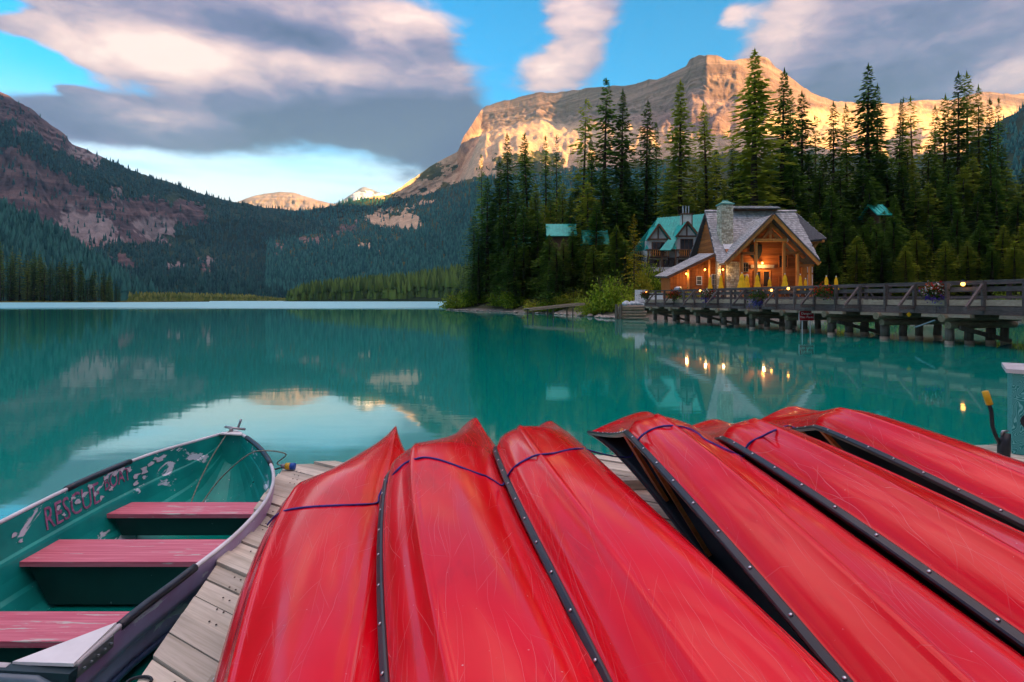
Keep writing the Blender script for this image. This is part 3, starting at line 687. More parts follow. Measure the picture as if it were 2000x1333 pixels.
def zone(px):
    return 'dark green spruce packed among others '+('at the lake end of the wood' if px < 1060 else 'above the little jetty' if px < 1180 else 'around the teal roofed lodge' if px < 1400 else 'behind the timber lodge' if px < 1600 else 'behind the nearer half of the bridge' if px > 1820 else 'behind the middle of the bridge')
for (px, py, Y) in FILL:
    x = (px-HX)/F*Y; z0 = gz(x, Y); h = CAMZ+(HY-py-22+trng.uniform(-14, 14))/F*Y-z0
    plant(PROTO[trng.choice([0, 0, 1, 2, 4, 4])], x, Y, z0, h, min(2.3, 50/max(h, 9)*trng.uniform(.8, 1.05)), zone(px), WOOD)
YOUNG = [(1073, 458, 85), (1101, 466, 82), (1087, 474, 80), (1116, 452, 84), (1143, 468, 82), (1160, 478, 78), (1176, 462, 83), (1190, 474, 80), (1006, 480, 91), (1022, 474, 90), (1036, 470, 92), (992, 470, 94), (1700, 424, 71), (1713, 436, 69), (1727, 412, 73), (1205, 440, 76), (1222, 470, 74), (1250, 480, 76), (1618, 470, 64), (1650, 420, 68), (1672, 460, 60), (1690, 440, 66), (1722, 470, 60), (1748, 420, 66), (1770, 480, 58), (1792, 450, 62), (1822, 420, 64), (1845, 470, 58), (1872, 410, 66), (1890, 470, 58), (1912, 430, 62), (1938, 480, 57), (1958, 440, 60), (1982, 470, 56), (2010, 420, 58)]
for (px, py, Y) in YOUNG:
    x = (px-HX)/F*Y; z0 = gz(x, Y); h = CAMZ+(HY-py)/F*Y-z0
    plant(PROTO[trng.choice([0, 2, 2, 4])], x, Y, z0, h, min(3.0, 44/max(h, 8)*trng.uniform(.8, 1.1)), 'young bushy spruce at the front edge of the wood '+('above the jetty bank' if px < 1300 else 'right behind the bridge railing'), WOOD)
trng2 = random.Random(8)
for k in range(46):
    px = trng2.uniform(1000, 2080); Y = trng2.uniform(108, 140); x = (px-HX)/F*Y
    z0 = gz(x, Y); h = trng2.uniform(18, 25)
    plant(PROTO[trng2.choice([0, 1, 2, 4])], x, Y, z0, h, 1.3, 'low spruce top at the back of the lakeside wood', WOOD)
x, Y = W(1238, 0, 68).x, 68; plant(LARCH, x, Y, gz(x, Y), CAMZ+(HY-418)/F*68-gz(x, Y), 1.0, 'yellow green larch in front of the teal roofed lodge', name='larch_tree')
# trees of the near left shore across the lake
LEFTW = 'conifers on the far shore point'
lrng = random.Random(21)
def left_shore(x): return 372+(x-(-255))*(-.12)
for k in range(150):
    px = lrng.uniform(-110, 246); Y = lrng.uniform(376, 425)
    base_top = np.interp(px, [-110, 0, 100, 200, 235, 250], [470, 472, 492, 520, 540, 556])
    if px > 215: Y = lrng.uniform(376, 392)
    x = (px-HX)/F*Y; top = base_top+lrng.uniform(-6, 30)+ (8 if k % 3 else 0)
    h = CAMZ+(HY-top)/F*Y-.8
    plant(LOW[k % 3], x, Y, .6, h, lrng.uniform(.85, 1.15)*min(1.4, 34/h), 'dark spruce crowded on the far left shore, '+('toward its water-side tip' if px > 170 else 'in its middle stretch' if px > 70 else 'at the picture edge'), LEFTW)
sp = MB(); pts = [(-270, 374), (-300, 370), (-420, 366), (-700, 372), (-700, 470), (-250, 470), (-256, 400)]
N = len(pts); sp.add([(x, y, -.6) for x, y in pts]+[(x*.992-2 if i else x-2, y+5 if y < 450 else y, .75) for i, (x, y) in enumerate(pts)], [(i, (i+1) % N, N+(i+1) % N, N+i) for i in range(N)]+[tuple(range(N, 2*N))])
M['grass_bank'] = simple('grass_bank', (.13, .13, .03), .95, .4, .3, .05)
tag(sp.build('shore', M['grass_bank']), kind='structure')

# ------------------------------------------------------------------ bushes
def leaf_cloud(seed, n, rx, ry, rz, leaf, clumps=9, mat_='bush'):
    rg = np.random.default_rng(seed); V = np.zeros((n, 4, 3))
    cc = rg.normal(0, .42, (clumps, 3)); cc[:, 2] = np.abs(cc[:, 2])*1.0
    k = rg.integers(0, clumps, n); p = cc[k]+rg.normal(0, .22, (n, 3)); p[:, 2] = np.abs(p[:, 2]-.02)
    p = p*np.array([rx, ry, rz])
    e = rg.normal(0, 1, (n, 3)); e /= np.linalg.norm(e, axis=1)[:, None]; g = np.cross(e, rg.normal(0, 1, (n, 3))); g /= np.linalg.norm(g, axis=1)[:, None]
    s = leaf*rg.uniform(.6, 1.3, (n, 1))
    V[:, 0] = p; V[:, 1] = p+e*s*.5+g*s*.3; V[:, 2] = p+e*s; V[:, 3] = p+e*s*.5-g*s*.3
    return np_mesh('foliage', V.reshape(-1, 3), np.arange(n*4).reshape(n, 4), M[mat_])
BUSH = [leaf_cloud(40+i, 2600, 1.5, 1.3, 1.5, .17) for i in range(3)]
stem = MB()
for k in range(7):
    a = k*.9; stem.tube([(0, 0, -.4), (math.cos(a)*.5, math.sin(a)*.5, .9), (math.cos(a)*.9, math.sin(a)*.9, 1.6)], [.05, .03, .01], 5)
STEM = stem.mesh('stem', M['bark'])
def bush(i, px, py, Y, s, sz, label, group=None):
    p = W(px, py, Y); z = gz(p.x, Y)
    o = empty('shrub', (p.x, Y, z), label, 'shrub', group); o.scale = (s, s, s*sz); o.rotation_euler = (0, 0, i*1.3)
    for nm, me in (('foliage', BUSH[i % 3]), ('stem', STEM)): link(nm, me, o)
bl = [(895, 590, 108, 2.3, .9, 'round olive willow bush at the tip of the wooded point'), (915, 590, 106, 2.2, 1.0, 'olive willow bush second from the tip of the wooded point'), (940, 590, 104, 1.5, 1.0, 'small bush below the thin spruce by the point'), (975, 592, 95, 1.6, 1.0, 'olive bush on the bank left of the little jetty'), (1000, 595, 90, 1.7, 1.0, 'yellowish bush beside the shore end of the little jetty'), (1048, 590, 82, 1.4, .9, 'low bush behind the little jetty'),
 (1080, 588, 80, 1.5, .8, 'low green bush behind the middle of the jetty'), (1120, 588, 78, 1.5, .9, 'green bush behind the raised end of the jetty'), (1160, 585, 67, 1.4, 1.1, 'bright green bush on the jetty side of the big willow'), (1190, 580, 65, 1.7, 1.5, 'largest bright green willow bush by the shore'), (1216, 585, 64, 1.1, 1.6, 'bright green bush below the yellow larch'),
 (1228, 590, 62, 1.1, 1.0, 'small yellow green bush above the log crib'), (1350, 560, 58, 1.25, .9, 'light green shrub in front of the lean-to of the lodge'), (1278, 540, 72, 1.6, 2.0, 'green sapling by the lower walls of the teal roofed lodge'), (1255, 545, 70, 1.2, 2.2, 'pale green sapling beside the larch'),
 (1640, 575, 52, .9, .9, 'low bush behind the bridge railing nearest the lodge'), (1740, 575, 50, 1.0, 1.2, 'low bush in the middle behind the bridge railing'), (1985, 540, 50, 1.0, 1.6, 'yellow green bush at the far right behind the railing'), (1700, 575, 50, .9, .9, 'small bush behind the railing under the double topped spruce'), (1880, 575, 48, 1.0, 1.0, 'small bush behind the railing under the three spired group')]
for i, b in enumerate(bl): bush(i, *b, group='bushes along the shore')
# ------------------------------------------------------------------ timber lodge
GRN = 2.0
def shingles(name, c00, c10, c11, c01, nrow, ncol, parent, mat_, thick=.05, seed=1, lap=.03, skip=None):
    """courses of shingles on the quad c00-c10 (eave) c01-c11 (ridge); every course proud of the one above"""
    rg = random.Random(seed); c00, c10, c11, c01 = [Vector(c) for c in (c00, c10, c11, c01)]
    nrm = (c10-c00).cross(c01-c00).normalized()
    if nrm.z < 0: nrm = -nrm
    b = MB()
    for i in range(nrow):
        v0 = i/nrow; v1 = min(1, (i+1.12)/nrow)
        a0, a1 = c00.lerp(c01, v0), c10.lerp(c11, v0); b0, b1 = c00.lerp(c01, v1), c10.lerp(c11, v1)
        n = max(2, int(ncol*((a1-a0).length/max(.01, (c10-c00).length)))); off = rg.random()
        for j in range(n):
            u0 = max(0, min(1, (j+off-.5)/n)); u1 = max(0, min(1, (j+off+.47)/n))
            if u1-u0 < .2/n: continue
            t = thick*rg.uniform(.7, 1.3); dv = rg.uniform(-.12, .08)/nrow
            p0 = a0.lerp(a1, u0)+(c01-c00)*dv; p1 = a0.lerp(a1, u1)+(c01-c00)*dv
            q0, q1 = b0.lerp(b1, u0), b0.lerp(b1, u1)
            if skip is not None and skip((p0+p1)/2): continue
            b.add([p0, p1, p0+nrm*t, p1+nrm*t, q0+nrm*.012, q1+nrm*.012], [(0, 1, 3, 2), (2, 3, 5, 4), (0, 2, 4), (1, 5, 3)])
    o = b.build(name, mat_, parent); o['kind'] = 'stuff'; return o
def slab(b, quad, t):
    q = [Vector(p) for p in quad]; n = (q[1]-q[0]).cross(q[2]-q[0]).normalized()
    if n.z < 0: n = -n
    return b.prism(q, -n*t)
M['shingle'] = leafmat('grey_cedar_shingle', (.37, .37, .355), (.54, .54, .525), None, .85, .0, 0)
L = empty('lodge', (27, 64, GRN), 'timber lodge with grey shingled roof, stone chimney and big open front gable', 'lodge')
RX0, RX1 = 22.2, 32.8
roof = MB(); ridge_z, eave_z, ry, ey, by = 12.2, 6.0, 66.0, 60.6, 71.4
def on_main(x, z): return (x, ry-(ridge_z-z)/(ridge_z-eave_z)*(ry-ey), z)
slab(roof, [on_main(21.8, eave_z), on_main(22.2, eave_z), on_main(26.65, 10.55), on_main(31.1, eave_z), on_main(32.9, eave_z), on_main(RX1, ridge_z), on_main(22.4, ridge_z)], .22)
def under_gable(p): return p.z < 10.65-abs(p.x-26.65)*1.043-.30
slab(roof, [(32.9, by, eave_z), (21.8, by, eave_z), (22.4, ry, ridge_z), (RX1, ry, ridge_z)], .22)
roof = roof.build('roof', M['shingle_base'], L)
shingles('shingles', (21.8, ey, eave_z), (32.9, ey, eave_z), (RX1, ry, ridge_z), (22.4, ry, ridge_z), 26, 44, roof, M['shingle'], .06, 1, skip=under_gable)
shingles('shingles', (32.9, by, eave_z), (21.8, by, eave_z), (22.4, ry, ridge_z), (RX1, ry, ridge_z), 26, 30, roof, M['shingle'], .06, 2)
rc = MB()
for k in range(24):
    x = 22.4+k*.44; rc.box((x+.2, ry-.12, ridge_z+.06), (.46, .30, .05), M=Matrix.Rotation(R(38), 4, 'X')); rc.box((x+.2, ry+.12, ridge_z+.06), (.46, .30, .05), M=Matrix.Rotation(R(-38), 4, 'X'))
rc.build('ridge_cap', M['shingle'], roof)
vb = MB(); vb.box((28.0, ry-.3, ridge_z+.10), (4.9, .9, .26)); vent = vb.build('ridge_vent', M['darkwood'], roof)
vs = MB(); slab(vs, [(25.3, ry-1.15, ridge_z-.02+.22), (30.7, ry-1.15, ridge_z+.20), (30.7, ry+.1, ridge_z+.62), (25.3, ry+.1, ridge_z+.62)], .10); slab(vs, [(30.7, ry+1.3, ridge_z+.20), (25.3, ry+1.3, ridge_z+.20), (25.3, ry+.1, ridge_z+.62), (30.7, ry+.1, ridge_z+.62)], .10)
vs.build('vent_roof', M['shingle_base'], roof)
shingles('shingles', (25.3, ry-1.15, ridge_z+.20), (30.7, ry-1.15, ridge_z+.20), (30.7, ry+.1, ridge_z+.62), (25.3, ry+.1, ridge_z+.62), 5, 22, roof, M['shingle'], .05, 3)
hp = MB(); hp.prism([(32.8, ry, ridge_z-.1), (34.75, 62.9, 8.75), (34.75, 69.1, 8.75)], (0, 0, -.25)); hp = hp.build('hip_roof', M['shingle_base'], L)
shingles('shingles', (34.75, 62.9, 8.75), (34.75, 69.1, 8.75), (32.85, ry+.05, ridge_z-.1), (32.85, ry-.05, ridge_z-.1), 14, 20, hp, M['shingle'], .06, 4)
slab_ = MB(); slab_.prism([(32.8, ry, ridge_z-.15), (34.75, 62.9, 8.75), (32.6, 62.8, 8.5)], (0, .1, -.22)); slab_.build('hip_gusset', M['shingle_base'], L)
# front gable roof
PK, PKB, GE = Vector((26.65, 58.0, 10.65)), Vector((26.65, 64.6, 10.65)), 5.75
gl = [(21.95, 58.3, GE), (21.95, 60.4, GE), PKB, PK]; gr_ = [(31.35, 60.4, GE), (31.35, 58.3, GE), PK, PKB]
gb = MB(); slab(gb, gl, .22); slab(gb, gr_, .22); grf = gb.build('gable_roof', M['shingle_base'], L)
shingles('shingles', gl[0], gl[1], gl[2], gl[3], 22, 9, grf, M['shingle'], .06, 5)
shingles('shingles', gr_[1], gr_[0], gr_[3], gr_[2], 22, 9, grf, M['shingle'], .06, 6)
for sx in (-1, 1):
    b = MB(); e = Vector((26.65+sx*4.78, 58.15, GE-.12)); b.beam(e, PK+Vector((sx*.0, -.06, -.12)), .16, .46, (0, 0, 1)); b.build('bargeboard', M['logwood'], L)
    b = MB(); b.beam(e+Vector((0, -.10, .24)), PK+Vector((0, -.16, .13)), .10, .10); b.build('rake_trim', M['shingle_base'], L)
    b = MB(); b.beam((26.65+sx*3.7, 59.0, 6.35), (26.65+sx*.15, 59.0, 9.75), .3, .34); b.build('truss_rafter', M['boards'], L)
for (x, z1) in ((23.75, 6.6), (25.25, 8.05), (28.15, 8.05), (29.55, 6.75), (30.85, 5.5)):
    b = MB(); b.tube([(x, 58.9, GRN-.1), (x, 58.9, z1)], [.20, .17], 10); b.build('timber_post', M['logwood'], L)
b = MB(); b.tube([(25.0, 58.75, 8.1), (28.4, 58.75, 8.1)], .19, 10); tb = b.build('tie_beam', M['logwood'], L)
for x in (24.985, 28.415):
    b = MB(); b.tube([(x-.02, 58.75, 8.1), (x+.02, 58.75, 8.1)], .2, 10); b.build('beam_end', M['white_paint'], tb)
for p0, p1 in (((26.65, 58.75, 8.25), (26.65, 58.75, 10.0)), ((23.7, 58.9, 6.75), (25.2, 58.9, 6.75)), ((28.2, 58.9, 6.8), (29.6, 58.9, 6.8)), ((29.6, 58.9, 5.5), (31.2, 58.9, 5.5)), ((25.9, 58.75, 8.25), (26.6, 58.75, 9.2)), ((27.4, 58.75, 8.25), (26.7, 58.75, 9.2))):
    b = MB(); b.beam(p0, p1, .26, .28, (0, 1, 0) if abs(p0[0]-p1[0]) < .1 else (0, 0, 1)); b.build('strut', M['boards'], L)
# walls: boards one by one on the front gable
core = MB(); core.prism([(22.6, 61.0, GRN-.3), (32.3, 61.0, GRN-.3), (32.3, 61.0, 6.0), (26.65, 61.0, 10.5), (22.6, 61.0, 6.2)], (0, .3, 0))
core.prism([(22.75, 61.4, GRN-.3), (22.75, 70.6, GRN-.3), (22.75, 70.6, 6.3), (22.75, 66, 11.9), (22.75, 61.4, 6.3)], (.25, 0, 0)); core.prism([(32.2, 61.4, GRN-.3), (32.2, 70.6, GRN-.3), (32.2, 70.6, 6.3), (32.2, 66, 11.9), (32.2, 61.4, 6.3)], (.25, 0, 0)); core.box((27.5, 70.5, 4.2), (9.4, .2, 4.6))
wall = core.build('wall', M['boards'], L)
k = 0; z = GRN+.1
while z < 9.9:
    hw = 3.2 if z < 5.9 else (10.4-z)*.92
    xl = max(24.4, 26.65-hw) if z < 6 else 26.65-hw; xr = 26.65+hw if z > 6 else 31.0
    if z < 5.0: segs = [(24.6, 25.75), (27.75, xr)]
    else: segs = [(xl, xr)]
    for (a, c) in segs:
        b = MB(); b.box(((a+c)/2, 60.97-.02*(k % 2), z+.13), (c-a, .08, .25)); b.build('board', M['boards'], wall)
    z += .27; k += 1
# left gable wall boards
for k in range(26):
    z = 2.3+k*.36; hw = 4.6 if z < 6.3 else max(.1, (11.9-z)/5.6*4.6)
    b = MB(); b.box((22.70-.015*(k % 2), 66, z), (.07, hw*2, .33)); b.build('board', M['boards'], wall)
def stone_wall(parent, x0, x1, y, z0, z1, depth, seed, size=.22, name='stones', wrap=0):
    rg = random.Random(seed); b = MB(); faces = [((x0, y), (x1, y), (0, -1))]
    if wrap: faces += [((x0, y+wrap), (x0, y), (-1, 0)), ((x1, y), (x1, y+wrap), (1, 0))]
    for (p, q_, n) in faces:
        Lh = math.hypot(q_[0]-p[0], q_[1]-p[1]); dx, dy = (q_[0]-p[0])/Lh, (q_[1]-p[1])/Lh; z = z0
        while z < z1:
            h = min(size*rg.uniform(.6, 1.2), z1-z); s = 0
            while s < Lh-.01:
                w = min(size*rg.uniform(.7, 1.9), Lh-s); t = depth*rg.uniform(.4, 1.3)
                o = [Vector((p[0]+dx*(s+a*w)+n[0]*d*t, p[1]+dy*(s+a*w)+n[1]*d*t, z+c*h)) for d, m_ in ((0, .03), (1, .16)) for a, c in ((m_, m_), (1-m_, m_*rg.uniform(.5, 1.6)), (1-m_, 1-m_), (m_*rg.uniform(.5, 1.6), 1-m_))]
                b.add(o, [(4, 5, 6, 7), (0, 1, 5, 4), (1, 2, 6, 5), (2, 3, 7, 6), (3, 0, 4, 7)])
                s += w
            z += h
    o = b.build(name, M['stone_piece'], parent); o['kind'] = 'stuff'; return o
M['stone_piece'] = leafmat('field_stone_pieces', (.46, .41, .29), (.80, .76, .60), None, .9, 0, 0)
sw = MB(); sw.box((23.55, 60.75, 4.0), (1.5, .5, 4.0)); sw = sw.build('stone_wall', M['mortar'], L); stone_wall(sw, 22.8, 24.3, 60.5, GRN, 6.0, .07, 4)
sw = MB(); sw.box((22.0, 60.7, 4.0), (.42, .4, 4.0)); sw = sw.build('stone_pier', M['mortar'], L); stone_wall(sw, 21.8, 22.2, 60.5, GRN, 6.0, .06, 5)
sw = MB(); sw.box((31.15, 60.72, 3.7), (.5, .4, 3.4)); sw = sw.build('wall_post', M['logwood'], L)
ch = MB(); ch.box((23.55, 62.9, 9.9), (1.22, 1.3, 5.0)); ch = ch.build('chimney', M['mortar'], L); stone_wall(ch, 22.92, 24.18, 62.25, 7.6, 12.35, .06, 6, .2, wrap=1.3)
b = MB(); b.box((23.55, 62.9, 12.46), (1.5, 1.58, .14)); q_ = [(23.55+sx*.68, 62.9+sy*.7, 12.53) for sx, sy in ((-1, -1), (1, -1), (1, 1), (-1, 1))]; b.add(q_+[(23.55+sx*.3, 62.9+sy*.3, 12.78) for sx, sy in ((-1, -1), (1, -1), (1, 1), (-1, 1))], [(0, 1, 5, 4), (1, 2, 6, 5), (2, 3, 7, 6), (3, 0, 4, 7), (4, 5, 6, 7)]); b.box((23.55, 62.9, 12.86), (.5, .5, .14)); b.build('chimney_cap', M['copper'], ch)
fl = MB(); slab(fl, [(23.1, 61.28, 6.88), (24.35, 61.28, 6.88), (24.35, 61.72, 7.38), (23.1, 61.72, 7.38)], -.10); fl.build('copper_flashing', M['copper_new'], L)
fl = MB(); slab(fl, [(23.05, 61.74, 7.40), (24.35, 61.74, 7.40), (24.35, 62.22, 7.96), (23.05, 62.22, 7.96)], -.10); fl.build('white_flashing', M['white_paint'], L)
def window(parent, x0, x1, z0, z1, y, nx=2, nz=2, frame='white_paint', glass='glass_dark', fw=.07):
    b = MB()
    for x in (x0, x1): b.box((x, y-.04, (z0+z1)/2), (fw, .1, z1-z0+fw))
    for z in (z0, z1): b.box(((x0+x1)/2, y-.043, z), (x1-x0-fw, .1, fw))
    for i in range(1, nx): b.box((x0+(x1-x0)*i/nx, y-.03, (z0+z1)/2), (fw*.5, .06, z1-z0-fw))
    for i in range(1, nz): b.box(((x0+x1)/2, y-.033, z0+(z1-z0)*i/nz), (x1-x0-fw, .06, fw*.5))
    o = b.build('window', M[frame], parent)
    g = MB(); g.box(((x0+x1)/2, y, (z0+z1)/2), (x1-x0, .03, z1-z0)); g.build('pane', M[glass], o); return o
window(L, 24.7, 25.25, 3.3, 4.6, 60.85, 2, 3); window(L, 24.7, 25.25, 4.95, 5.9, 60.85, 2, 2, 'tanwood')
window(L, 31.6, 32.1, 2.9, 4.6, 60.9, 2, 4); window(L, 31.6, 32.1, 4.9, 5.8, 60.9, 2, 2)
window(L, 28.5, 29.3, 2.7, 4.4, 60.8, 1, 1, 'boards', 'boards'); window(L, 28.5, 29.4, 5.4, 6.7, 60.8, 1, 1, 'boards', 'glass_dark')
for (x0, x1) in ((25.85, 26.70), (26.78, 27.65)):
    b = MB(); cx_ = (x0+x1)/2
    for x in (x0+.06, x1-.06): b.box((x, 60.85, 3.6), (.13, .1, 3.0))
    for z in (2.35, 3.3, 5.05): b.box((cx_, 60.852, z), (x1-x0-.26, .1, .16 if z > 3 else .4))
    d_ = b.build('door', M['logwood'], L); b = MB(); b.box((cx_, 60.9, 3.7), (x1-x0-.2, .03, 2.9)); b.build('pane', M['glass_dark'], d_)
    b = MB(); b.box((26.70+(.13 if x0 > 26.7 else -.06), 60.76, 3.5), (.04, .06, .25)); b.build('handle', M['black_metal'], d_)
b = MB(); b.box((26.7, 60.7, 5.5), (2.5, .16, .36)); b.build('sign_beam', M['tanwood'], L)
sh = [(-.62, .85), (.62, .85), (.66, .2), (.5, -.35), (0, -1.0), (-.5, -.35), (-.66, .2)]
b = MB(); b.prism([(26.05+x, 60.70, 7.0+z) for x, z in sh], (0, .10, 0)); em = b.build('emblem', simple('dark_green_shield', (.018, .028, .024), .6), L)
b = MB(); b.prism([(26.05+x*.78, 60.66, 7.0+z*.78) for x, z in sh], (0, .05, 0)); b.build('emblem_face', simple('shield_face', (.03, .035, .03), .5), em)
def bulb(parent, p, r=.09, name='lamp', mat_='lamp'):
    b = MB(); b.lathe([(r*.3, r), (r*.8, r*.6), (r, 0), (r*.8, -r*.6), (r*.3, -r)], 8, p); o = b.build(name, M[mat_], parent); return o
bulb(L, (26.55, 60.35, 5.85), .12)
def glow(p, w, parent):
    l = bpy.data.lights.new('lamp_light', 'POINT'); l.energy = w; l.color = (1.0, .56, .22); l.shadow_soft_size = .12; o = bpy.data.objects.new('lamp_light', l); COL.objects.link(o); o.location = Vector(p)-world_loc(parent); o.parent = parent
glow((26.55, 60.0, 5.6), 30, L)
# left wing with lean-to roof
b = MB(); slab(b, [(16.7, 61.0, 4.45), (21.75, 61.0, 6.9), (21.75, 66, 7.3), (16.7, 66.5, 4.7)], .2); lr = b.build('lean_to_roof', M['shingle_base'], L)
shingles('shingles', (16.7, 66.5, 4.7), (16.7, 61.0, 4.45), (21.75, 61.0, 6.9), (21.75, 66, 7.3), 16, 18, lr, M['shingle'], .06, 9)
b = MB(); b.beam((16.65, 60.92, 4.33), (21.8, 60.92, 6.80), .12, .28); b.build('fascia', M['darkwood'], lr)
b = MB(); b.prism([(17.3, 62.4, GRN-.4), (22.6, 62.4, GRN-.4), (22.6, 62.4, 7.0), (17.3, 62.4, 4.4)], (0, .2, 0)); b.prism([(17.3, 62.6, GRN-.4), (17.3, 66, GRN-.4), (17.3, 66, 4.6), (17.3, 62.6, 4.4)], (.2, 0, 0)); lw = b.build('wing_wall', M['boards'], L)
for k in range(15):
    x = 17.5+k*.34; b = MB(); b.box((x, 62.36, (GRN+4.2+(x-17.3)*.45)/2+.0), (.31, .06, 2.2+(x-17.3)*.45)); b.build('board', M['boards'], lw)
window(L, 20.2, 20.75, 3.6, 4.5, 62.28, 1, 2, 'white_paint', 'glass_pale'); window(L, 21.75, 22.5, 3.1, 4.7, 61.95, 3, 3, 'white_paint', 'glass_pale')
for x in (19.0, 21.3): b = MB(); b.tube([(x, 61.3, GRN-.3), (x, 61.3, 5.2+(x-19)*.45)], .13, 8); b.build('timber_post', M['logwood'], L)
for p in ((18.75, 61.2, 4.75), (20.75, 61.2, 5.2), (22.35, 60.3, 5.15)): bulb(L, p, .10); glow((p[0], p[1]-.2, p[2]-.15), 9, L)
for p0, p1 in (((33.2, 63.6, 8.3), (34.5, 63.6, 8.45)), ((33.2, 66, 8.3), (34.5, 66, 8.45)), ((33.3, 63.6, 7.2), (34.1, 63.6, 8.3)), ((34.45, 62.9, 8.45), (34.45, 69.0, 8.45))):
    b = MB(); b.beam(p0, p1, .24, .26); b.build('hip_bracket', M['logwood'], L)
pt = MB(); pt.box((26.6, 57.9, 1.98), (16.5, 5.6, .2)); tag(pt.build('patio', M['tanwood'], center=True), kind='structure')
gp = MB(); gp.add([(12.6, 57.5, 1.72), (19.5, 57.0, 2.02), (20, 62, 2.1), (15.5, 76, 2.35), (12.8, 76, 2.2)], [(0, 1, 2, 3, 4)]); tag(gp.build('path', simple('gravel_path', (.34, .33, .32), .95, .15, 8)), kind='structure')

# ------------------------------------------------------------------ teal roofed lodge behind
T_ = empty('lodge', (23, 83, GRN), 'white and dark timbered lodge with teal metal roof and two front gables', 'lodge')
def TW(px, py, Y): return W(px, py, Y)
b = MB(); e0, e1, r1, r0 = W(1259, 489, 80), W(1388, 487, 80), W(1390, 417, 86), W(1285, 426, 86)
slab(b, [e0, e1, r1, r0], .15); slab(b, [(e1.x, 92, e1.z), (e0.x, 92, e0.z), r0, r1], .15); tr = b.build('roof', M['teal_metal'], T_)
for k in range(20):
    u = k/19; p0 = e0.lerp(e1, u); p1 = r0.lerp(r1, u); b = MB(); b.beam(p0+Vector((0, -.02, .05)), p1+Vector((0, -.02, .05)), .05, .08); b.build('seam', M['teal_metal'], tr)
b = MB(); b.box(((e0.x+e1.x)/2+.4, 86, 5.6), (e1.x-e0.x-1.2, 10.6, 7.4)); tw = b.build('wall', M['white_wall'], T_)
for (cx_, top, xl, xr, eb) in ((1287, 437, 1265, 1310, 468), (1343, 432, 1320, 1367, 462)):
    pk, el_, er = W(cx_, top, 79.4), W(xl, eb, 79.4), W(xr, eb, 79.4)
    b = MB(); back = Vector((0, 5.2, 0)); slab(b, [el_, (el_.x, el_.y+1.6, el_.z), pk+back, pk], .12); slab(b, [(er.x, er.y+1.6, er.z), er, pk, pk+back], .12); gbl = b.build('dormer_roof', M['teal_metal'], T_)
    b = MB(); b.prism([(el_.x+.3, 79.9, 7.6), (er.x-.3, 79.9, 7.6), (er.x-.3, 79.9, el_.z), (pk.x, 79.9, pk.z-.35), (el_.x+.3, 79.9, el_.z)], (0, 2.5, 0)); b.build('dormer_wall', M['white_wall'], T_)
    for q_ in (el_, er):
        b = MB(); b.beam(q_+Vector((0, -.08, -.10)), pk+Vector((0, -.08, -.10)), .10, .26); b.build('bargeboard', M['darkwood'], gbl)
    b = MB(); b.beam((el_.x+.3, 79.75, el_.z+.05), (er.x-.3, 79.75, el_.z+.05), .14, .22); b.beam((pk.x, 79.75, el_.z), (pk.x, 79.75, pk.z-.3), .14, .2, (0, 1, 0)); b.beam((el_.x+.5, 79.75, 8.55), (er.x-.5, 79.75, 8.55), .14, .2); b.build('timber_frame', M['darkwood'], T_)
    window(T_, pk.x-.85, pk.x+.85, 8.0, el_.z-.35, 79.85, 3, 1, 'darkwood', 'glass_dark', .1)
    b = MB()
    for z in (8.0, 8.9): b.box((pk.x, 79.0, z), (2.6, .1, .12))
    bal = b.build('balcony', M['darkwood'], T_)
    for k in range(9): b = MB(); b.box((pk.x-1.2+k*.3, 79.0, 8.45), (.1, .06, .8)); b.build('baluster', M['logwood'], bal)
    b = MB(); b.box((pk.x, 79.5, 7.9), (2.7, 1.1, .12)); b.build('balcony_floor', M['darkwood'], bal)
for (x0, x1) in ((1288, 1318), (1353, 1378)):
    p0, p1 = W(x0+22, 462, 79.6), W(x1+6, 462, 79.6); q0, q1 = W(x0, 489, 78.4), W(x1-8, 489, 78.4)
    b = MB(); slab(b, [q0, q1, p1, p0], .14); b.build('eave_roof', M['teal_metal'], T_)
b = MB(); b.box((24.95, 81.6, 12.4), (1.35, 1.2, 3.4)); tc_ = b.build('chimney', M['white_wall'], T_)
b = MB()
for x in (24.26, 25.64): b.box((x, 80.98, 12.4), (.12, .12, 3.4))
b.box((24.95, 81.6, 14.15), (1.6, 1.45, .18)); b.build('chimney_trim', M['darkwood'], tc_)
for x in (24.55, 24.95, 25.35): b = MB(); b.tube([(x, 81.6, 14.2), (x, 81.6, 15.4)], .12, 8); b.build('flue', M['grey_metal'], tc_)
# lower storeys of that lodge: dark band, windows, white balcony fronts
b = MB(); b.box((23.6, 80.0, 8.95), (9.6, 1.0, .14)); b.build('eave_board', M['darkwood'], T_)
for z, nm in ((7.1, 'upper'), (4.4, 'lower')):
    for x in (20.0, 22.2, 24.4, 26.6): window(T_, x-.8, x+.8, z-.75, z+.75, 80.65, 2, 1, 'darkwood', 'glass_dark', .12)
b = MB(); b.box((23.6, 79.7, 5.75), (9.8, 1.8, .16)); gal = b.build('gallery', M['darkwood'], T_)
b = MB(); b.box((23.6, 78.85, 6.15), (9.8, .08, .62)); b.build('gallery_front', M['white_wall'], gal)
for k in range(6): b = MB(); b.box((18.9+k*1.9, 78.95, 5.4), (.18, .18, 7.0)); b.build('gallery_post', M['darkwood'], gal)

